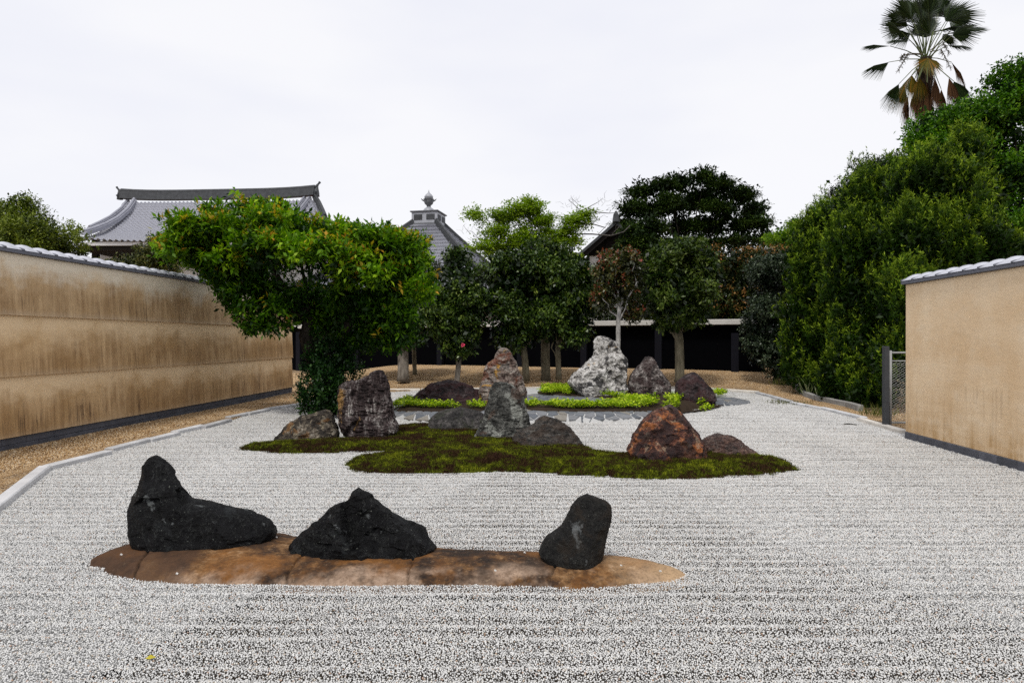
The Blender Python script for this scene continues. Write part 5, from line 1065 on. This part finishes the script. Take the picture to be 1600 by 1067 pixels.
o = link('fallen_leaf', mesh('fallen_leaf', V, Fc, [plain('yellow_leaf', (.45, .38, .03), .5, .3)]), loc=G(226, 1029, .022)); tag(o, 'single yellow fallen leaf on the white gravel at the lower left', 'leaf')
tw = MB().tube([(-.09, .05, 0), (0, .0, .012), (.1, -.05, 0)], [.009, .011, .006], 6).obj('twig', b_dark, None, G(1328, 663, .025)); tag(tw, 'short dark twig lying on the white gravel near the right kerb', 'twig')

# ================================================================== dark fence with pale capping at the back
m_black = plain('black_board', (.0022, .0022, .003), .95, .02, .3, 3, .3, 30); m_cap = plain('pale_concrete', (.58, .56, .52), .85, .25, .25, 3, .4, 30); m_post = plain('dark_post', (.008, .008, .012), .8, .1, .2)
A_, B__ = Vector((-11.9, 33.2, 0)), Vector((9.3, 23.6, 0)); dF = B__ - A_; LF = dF.length; fen = empty('dark_fence', A_, 'long black fence with a pale concrete capping behind the row of trees', 'fence', rz=math.atan2(dF.y, dF.x))
nb = 14
for k in range(nb): MB().box(LF * k / nb + .004, LF * (k + 1) / nb - .004, .10, .18, 0, 2.17, .004).obj('panel', m_black, fen)
for k in range(9): MB().box(LF * k / 9 + .003, LF * (k + 1) / 9 - .003, -.28, .3, 2.17, 2.37, .012).obj('capping', m_cap, fen)
MB().box(0, LF, .02, .16, -.1, .24, 0).obj('plinth', m_black, fen)
for px in (350, 470, 560, 690, 815, 914, 1030, 1149):
    # where the fence line crosses this column of the picture
    s_ = (px - 800) / F; u = (s_ * A_.y - A_.x) / (dF.x - s_ * dF.y); MB().box(u * LF - .13, u * LF + .13, -.22, .0, -.1, 2.0 if px != 1149 else 1.85, .01).obj('post', m_post, fen)

# ================================================================== temple roofs
m_kawara = plain('roof_tile', (.27, .275, .315), .5, .5, .5, 9, .3, 20); m_kdark = plain('ridge_tile', (.055, .058, .062), .65, .3, .8, 5, .8, 14)
m_verm = plain('vermilion_board', (.42, .05, .035), .7, .3, .3); m_wood = plain('dark_timber', (.016, .013, .012), .85, .1, .3); m_plw = plain('white_plaster', (.80, .80, .80), .8, .2, .06); m_eave = plain('pale_eave_edge', (.62, .62, .64), .7, .3, .15)
def slope(parent, a0, a1, b0, b1, ncol, nrow, curve, amp=.05, step=.04, name='tiles', sori=None, mat=None):
    """tiled slope between upper edge a0-a1 and lower edge b0-b1; each course laps the next, each tile an s-curve"""
    a0, a1, b0, b1 = map(lambda v: np.array(tuple(v), float), (a0, a1, b0, b1)); cs, rs = 6, 3
    U = np.linspace(0, 1, ncol * cs + 1); V = []; rr = []
    for r in range(nrow):
        for k in range(rs + 1): rr.append((r, k / rs))
    nrm = unit(np.cross(a1 - a0, b0 - a0)); nrm = nrm if nrm[2] > 0 else -nrm
    for (r, k) in rr:
        v = (r + k) / nrow; L_, R_ = a0 + (b0 - a0) * v, a1 + (b1 - a1) * v
        p = L_[None] + (R_ - L_)[None] * U[:, None]; p[:, 2] -= curve * math.sin(math.pi * v)
        if sori is not None: p[:, 2] += sori(U, v)
        ph = (np.arange(len(U)) % cs) / cs * 2 * np.pi
        h_ = amp * (.5 + .5 * np.cos(ph)) ** 1.5 + step * k
        V.append(p + nrm * h_[:, None])
    n = len(U); V = np.vstack(V); i = (np.arange(len(rr) - 1)[:, None] * n + np.arange(n - 1)[None]).ravel()
    return tag(link(name, mesh(name, V, np.stack([i, i + n, i + n + 1, i + 1], 1), [mat or m_kawara], False), parent), kind='stuff')
def ridge(parent, pts, w, h, name='ridge', mat=None, layers=3):
    mb = MB(); pts = [Vector(p) for p in pts]
    for k in range(layers):
        ww = w * (1 - .12 * k); z0, z1 = h * k / layers, h * (k + 1) / layers * .985 + h * .0
        sec = []
        for i, p in enumerate(pts):
            d = pts[min(i+1, len(pts)-1)] - pts[max(i-1, 0)]; s = Vector((-d.y, d.x, 0)).normalized() * ww / 2
            sec += [p - s + Vector((0, 0, z0)), p + s + Vector((0, 0, z0)), p + s + Vector((0, 0, z1)), p - s + Vector((0, 0, z1))]
        n = len(pts); f = [(i*4 + j, i*4 + (j+1) % 4, (i+1)*4 + (j+1) % 4, (i+1)*4 + j) for i in range(n-1) for j in range(4)] + [(3, 2, 1, 0), tuple(range((n-1)*4, n*4))]
        mb.add(sec, f)
    mb.tube([p + Vector((0, 0, h + w * .12)) for p in pts], w * .26, 8)
    return mb.obj(name, mat or m_kdark, parent)
def demon_tile(parent, p, s, d):
    mb = MB(); p = Vector(p); mb.tube([p + Vector((0, 0, -.1 * s)), p + Vector((0, 0, .5 * s)), p + Vector((d * .05 * s, 0, .9 * s)), p + Vector((d * .25 * s, 0, 1.15 * s))], [.32 * s, .26 * s, .15 * s, .08 * s], 8)
    mb.tube([p + Vector((d * .25 * s, 0, 1.12 * s)), p + Vector((d * .36 * s, 0, 1.3 * s))], [.10 * s, .12 * s], 8)
    for k in (-1, 1): mb.tube([p + Vector((0, k * .2 * s, .1 * s)), p + Vector((d * .1 * s, k * .42 * s, .3 * s)), p + Vector((0, k * .3 * s, .5 * s))], [.12 * s, .1 * s, .06 * s], 6)
    return mb.obj('ridge_end_tile', m_kdark, parent)
# hall on the left
Yr = 44.0; hall = empty('temple_hall', (-22, Yr, 0), 'large temple hall with a curved grey tiled hip roof and long dark ridge', 'temple'); hb = hall.location
w_ = lambda px, py, Y: P(px, py, Y) - hb
RL, RR = w_(190, 313, Yr), w_(492, 308, Yr - 1.4)
nR = 14; rp = [RL.lerp(RR, i / nR) + Vector((0, 0, .16 * (2 * i / nR - 1) ** 4 - .06)) for i in range(nR + 1)]
ridge(hall, rp, .5, .52, layers=4)
demon_tile(hall, rp[0] + Vector((-.1, 0, .0)), .62, -1); demon_tile(hall, rp[-1] + Vector((.1, 0, .0)), .7, 1)
EL, ER = w_(120, 386, 37.5), w_(520, 383, 36.2)
def so(U, v): return .28 * v * (np.abs(2 * U - 1) ** 4)
slope(hall, w_(204, 318, Yr - .3), w_(484, 314, Yr - 1.6), w_(118, 381, 37.5), w_(560, 378, 36.0), 46, 26, .75, .11, .085, 'front_tiles', so)
# hip on the left with its two curved descending ridges
def curve_pts(ps, Y0, Y1): return [w_(x, y, Y0 + (Y1 - Y0) * i / (len(ps) - 1)) for i, (x, y) in enumerate(ps)]
ridge(hall, curve_pts([(210, 317), (200, 332), (184, 346), (166, 356), (148, 363), (132, 368)], Yr - .5, 38.0), .34, .24, 'descending_ridge', m_kawara, 2)
ridge(hall, curve_pts([(200, 317), (190, 330), (172, 344), (155, 353), (140, 360)], Yr + .1, 39.2), .3, .2, 'descending_ridge', m_kawara, 2)
for x in (476, 484): ridge(hall, curve_pts([(x, 313), (x - 14, 330), (x - 28, 350), (x - 44, 372)], Yr - 1.4, 38), .3, .2, 'descending_ridge', m_kawara, 2)
slope(hall, w_(196, 318, Yr - .1), w_(194, 318, Yr + .2), w_(120, 380, 37.8), w_(150, 372, 50), 30, 22, .6, .07, .05, 'side_tiles')
mb = MB(); e0, e1 = w_(117, 384, 37.6), w_(560, 382, 36.1); 
def bar(a, b, dy, h, nm, m, up=0): 
    s = MB(); a, b = Vector(a), Vector(b); s.add([a, b, b + Vector((0, dy, 0)), a + Vector((0, dy, 0)), a + Vector((0, 0, h)), b + Vector((0, 0, h)), b + Vector((0, dy, h)), a + Vector((0, dy, h))], [(3, 2, 1, 0), (4, 5, 6, 7), (0, 1, 5, 4), (1, 2, 6, 5), (2, 3, 7, 6), (3, 0, 4, 7)]); return s.obj(nm, m, hall)
bar(e0, e1, .5, .20, 'eave_edge', m_eave); bar(e0 + Vector((.1, .15, -.24)), e1 + Vector((0, .15, -.24)), 5, .235, 'eave_soffit', m_wood)
bar(w_(150, 450, 41), w_(520, 450, 39), 6, 3.0, 'wall', m_plw)
for x in (150, 235, 330, 430): 
    p_ = w_(x, 450, 40.4 - (x - 150) / 370 * 1.8); MB().box(p_.x - .16, p_.x + .16, p_.y - .16, p_.y + .16, p_.z - 4, p_.z + 3.0).obj('column', m_wood, hall)
# red gable at the right end
gb = MB(); g0, g1, g2 = w_(495, 317, Yr - 1.2), w_(514, 347, 40.0), w_(507, 347, 47); gb.add([g0, g1, g2, g0 + Vector((-.5, 0, 0)), g1 + Vector((-.5, 0, 0)), g2 + Vector((-.5, 0, 0))], [(0, 1, 2), (5, 4, 3), (0, 3, 4, 1), (1, 4, 5, 2), (2, 5, 3, 0)]); gb.obj('gable', m_verm, hall)
ridge(hall, [w_(492, 310, Yr - 1.3), w_(498, 320, 42), w_(503, 331, 41), w_(508, 343, 40)], .34, .22, 'verge', m_kdark, 2)
slope(hall, w_(484, 314, Yr - 1.6), w_(493, 313, Yr - 1.5), w_(490, 345, 40), w_(508, 343, 40), 5, 10, .2, .08, .05, 'verge_tiles')

# pyramid roofed hall with a jewel on top
Yp = 42.0; pav = empty('temple_pavilion', ((670 - 800) / F * Yp, Yp, 0), 'square temple pavilion with a pyramid tile roof topped by a jewel finial', 'temple'); pb = pav.location; pv = lambda x, y, Y=Yp: P(x, y, Y) - pb
zt_ = pv(670, 354).z; zb_ = zt_ - 5.4; rot_ = math.radians(-12)
def rz(x, y, z): return Vector((x * math.cos(rot_) - y * math.sin(rot_), x * math.sin(rot_) + y * math.cos(rot_), z))
hw, HW = .78, 7.4
for k in range(4):
    a = k * math.pi / 2
    def cr(x, y, z): c, s = math.cos(a), math.sin(a); return rz(x * c - y * s, x * s + y * c, z)
    slope(pav, cr(-hw, -hw, zt_), cr(hw, -hw, zt_), cr(-HW, -HW, zb_), cr(HW, -HW, zb_), 40 if k in (0, 1) else 14, 26 if k in (0, 1) else 8, .45, .08, .09, 'roof_tiles')
    pts = []
    for i in range(9):
        v = i / 8; r_ = hw + (HW - hw) * v; pts.append(cr(r_, -r_, zt_ + (zb_ - zt_) * v - .45 * math.sin(math.pi * v)))
    ridge(pav, pts, .30, .30, 'hip_ridge', m_kdark, 2)
def boxr(nm, h_, z0, z1, m):
    s = MB(); s.box(-h_, h_, -h_, h_, z0, z1, .015); s.v = [tuple(rz(*v)) for v in s.v]; return s.obj(nm, m, pav)
m_fin = plain('grey_finial', (.13, .135, .145), .5, .4, .4, 6, .4, 20); m_finl = plain('pale_finial', (.34, .35, .38), .45, .5, .35, 6, .3, 20)
boxr('finial_base', .93, zt_ - .12, zt_ + .08, m_fin); boxr('finial_box', .86, zt_ + .08, zt_ + .80, m_finl); boxr('finial_lid', .95, zt_ + .80, zt_ + .88, m_fin)
for sx in (-1, 1):                                             # carved panels on the visible faces
    for fc in (0, 1):
        s = MB(); s.box(sx * .42 - .28, sx * .42 + .28, -.885, -.862, zt_ + .28, zt_ + .64, .008)
        s.v = [tuple(rz(*((v[0], v[1], v[2]) if fc == 0 else (-v[1], v[0], v[2])))) for v in s.v]; s.obj('carved_panel', m_kdark, pav)
def lathe(prof, n=24):
    V = [(r * math.cos(2*math.pi*k/n), r * math.sin(2*math.pi*k/n), z) for r, z in prof for k in range(n)]
    return V, [(i*n + k, i*n + (k+1) % n, (i+1)*n + (k+1) % n, (i+1)*n + k) for i in range(len(prof)-1) for k in range(n)]
z_ = zt_ + .88
def lo(nm, prof, m): s = MB(); s.add(*lathe([(r * 1.12, z_ + z * 1.12) for r, z in prof])); return s.obj(nm, m, pav, smooth=True)
lo('inverted_bowl', [(.37, -.01), (.36, .08), (.28, .22), (.15, .32), (.09, .36)], m_finl)
lo('lotus_cup', [(.09, .35), (.13, .38), (.12, .43), (.23, .52), (.29, .68), (.27, .76), (.32, .80), (.22, .84)], m_fin)
lo('jewel', [(.20, .83), (.26, .90), (.245, .98), (.16, 1.09), (.05, 1.19), (.003, 1.36)], m_finl)
for a in range(6):
    c, s = math.cos(a * math.pi / 3 + .1), math.sin(a * math.pi / 3 + .1); MB().tube([(c * .30, s * .30, z_ + .78), (c * .43, s * .43, z_ + .85), (c * .50, s * .50, z_ + .94)], [.055, .04, .012], 6).obj('lotus_petal', m_fin, pav)
boxr('wall', 5.8, -.2, zb_ + .5, m_plw)
# dark gabled house behind the cedar
Yg = 38.0; hs = empty('gabled_house', (P(960, 500, Yg).x, Yg, 0), 'house with a steep dark gable and white plaster half hidden by the cedar', 'house'); hb2 = hs.location; g_ = lambda x, y, Y=Yg: P(x, y, Y) - hb2
apex, lo_l, lo_r = g_(962, 345), g_(885, 412), g_(1040, 412)
def prism(nm, pts, dep, m):
    n = len(pts); s = MB(); s.add(list(pts) + [Vector(p) + Vector((0, dep, 0)) for p in pts], [tuple(range(n)), tuple(range(2*n-1, n-1, -1))] + [(i, i + n, (i+1) % n + n, (i+1) % n) for i in range(n)]); return s.obj(nm, m, hs)
dn = Vector((0, 0, -.20))
prism('roof_side', [apex, lo_l, lo_l + dn, apex + dn], 8, m_kdark); prism('roof_side', [apex + dn, lo_r + dn, lo_r, apex], 8, m_kdark)
dn2 = Vector((0, .0, -.34)); prism('barge_board', [apex + dn + Vector((0, .15, 0)), lo_l + dn + Vector((0, .15, 0)), lo_l + dn2 * 1.6 + Vector((0, .15, 0)), apex + dn2 * 1.6 + Vector((0, .15, 0))], .1, m_wood)
prism('wall', [g_(962, 362, Yg + .9), g_(893, 421, Yg + .9), g_(893, 560, Yg + .9), g_(1030, 560, Yg + .9), g_(1030, 421, Yg + .9)], 6, m_plw)
for (x0, y0, x1, y1) in [(917, 395, 921, 440), (893, 395, 1030, 400), (946, 380, 950, 440)]:
    a, b = g_(x0, y1, Yg + .88), g_(x1, y0, Yg + .88); MB().box(a.x, b.x, a.y - .06, a.y + .0, a.z, b.z).obj('timber', m_wood, hs)
prism('gable_shade_sheet', [g_(962, 362, Yg + .87), g_(912, 398, Yg + .87), g_(1010, 398, Yg + .87)], .02, m_wood)  # thin dark sheet standing in for the shade under the gable roof
e_ = MB(); e_.tube([apex + Vector((0, -.1, -.1)), apex + Vector((0, -.1, .35)), apex + Vector((0, -.1, .55))], [.22, .16, .05], 8); e_.obj('ridge_end_tile', m_kdark, hs)
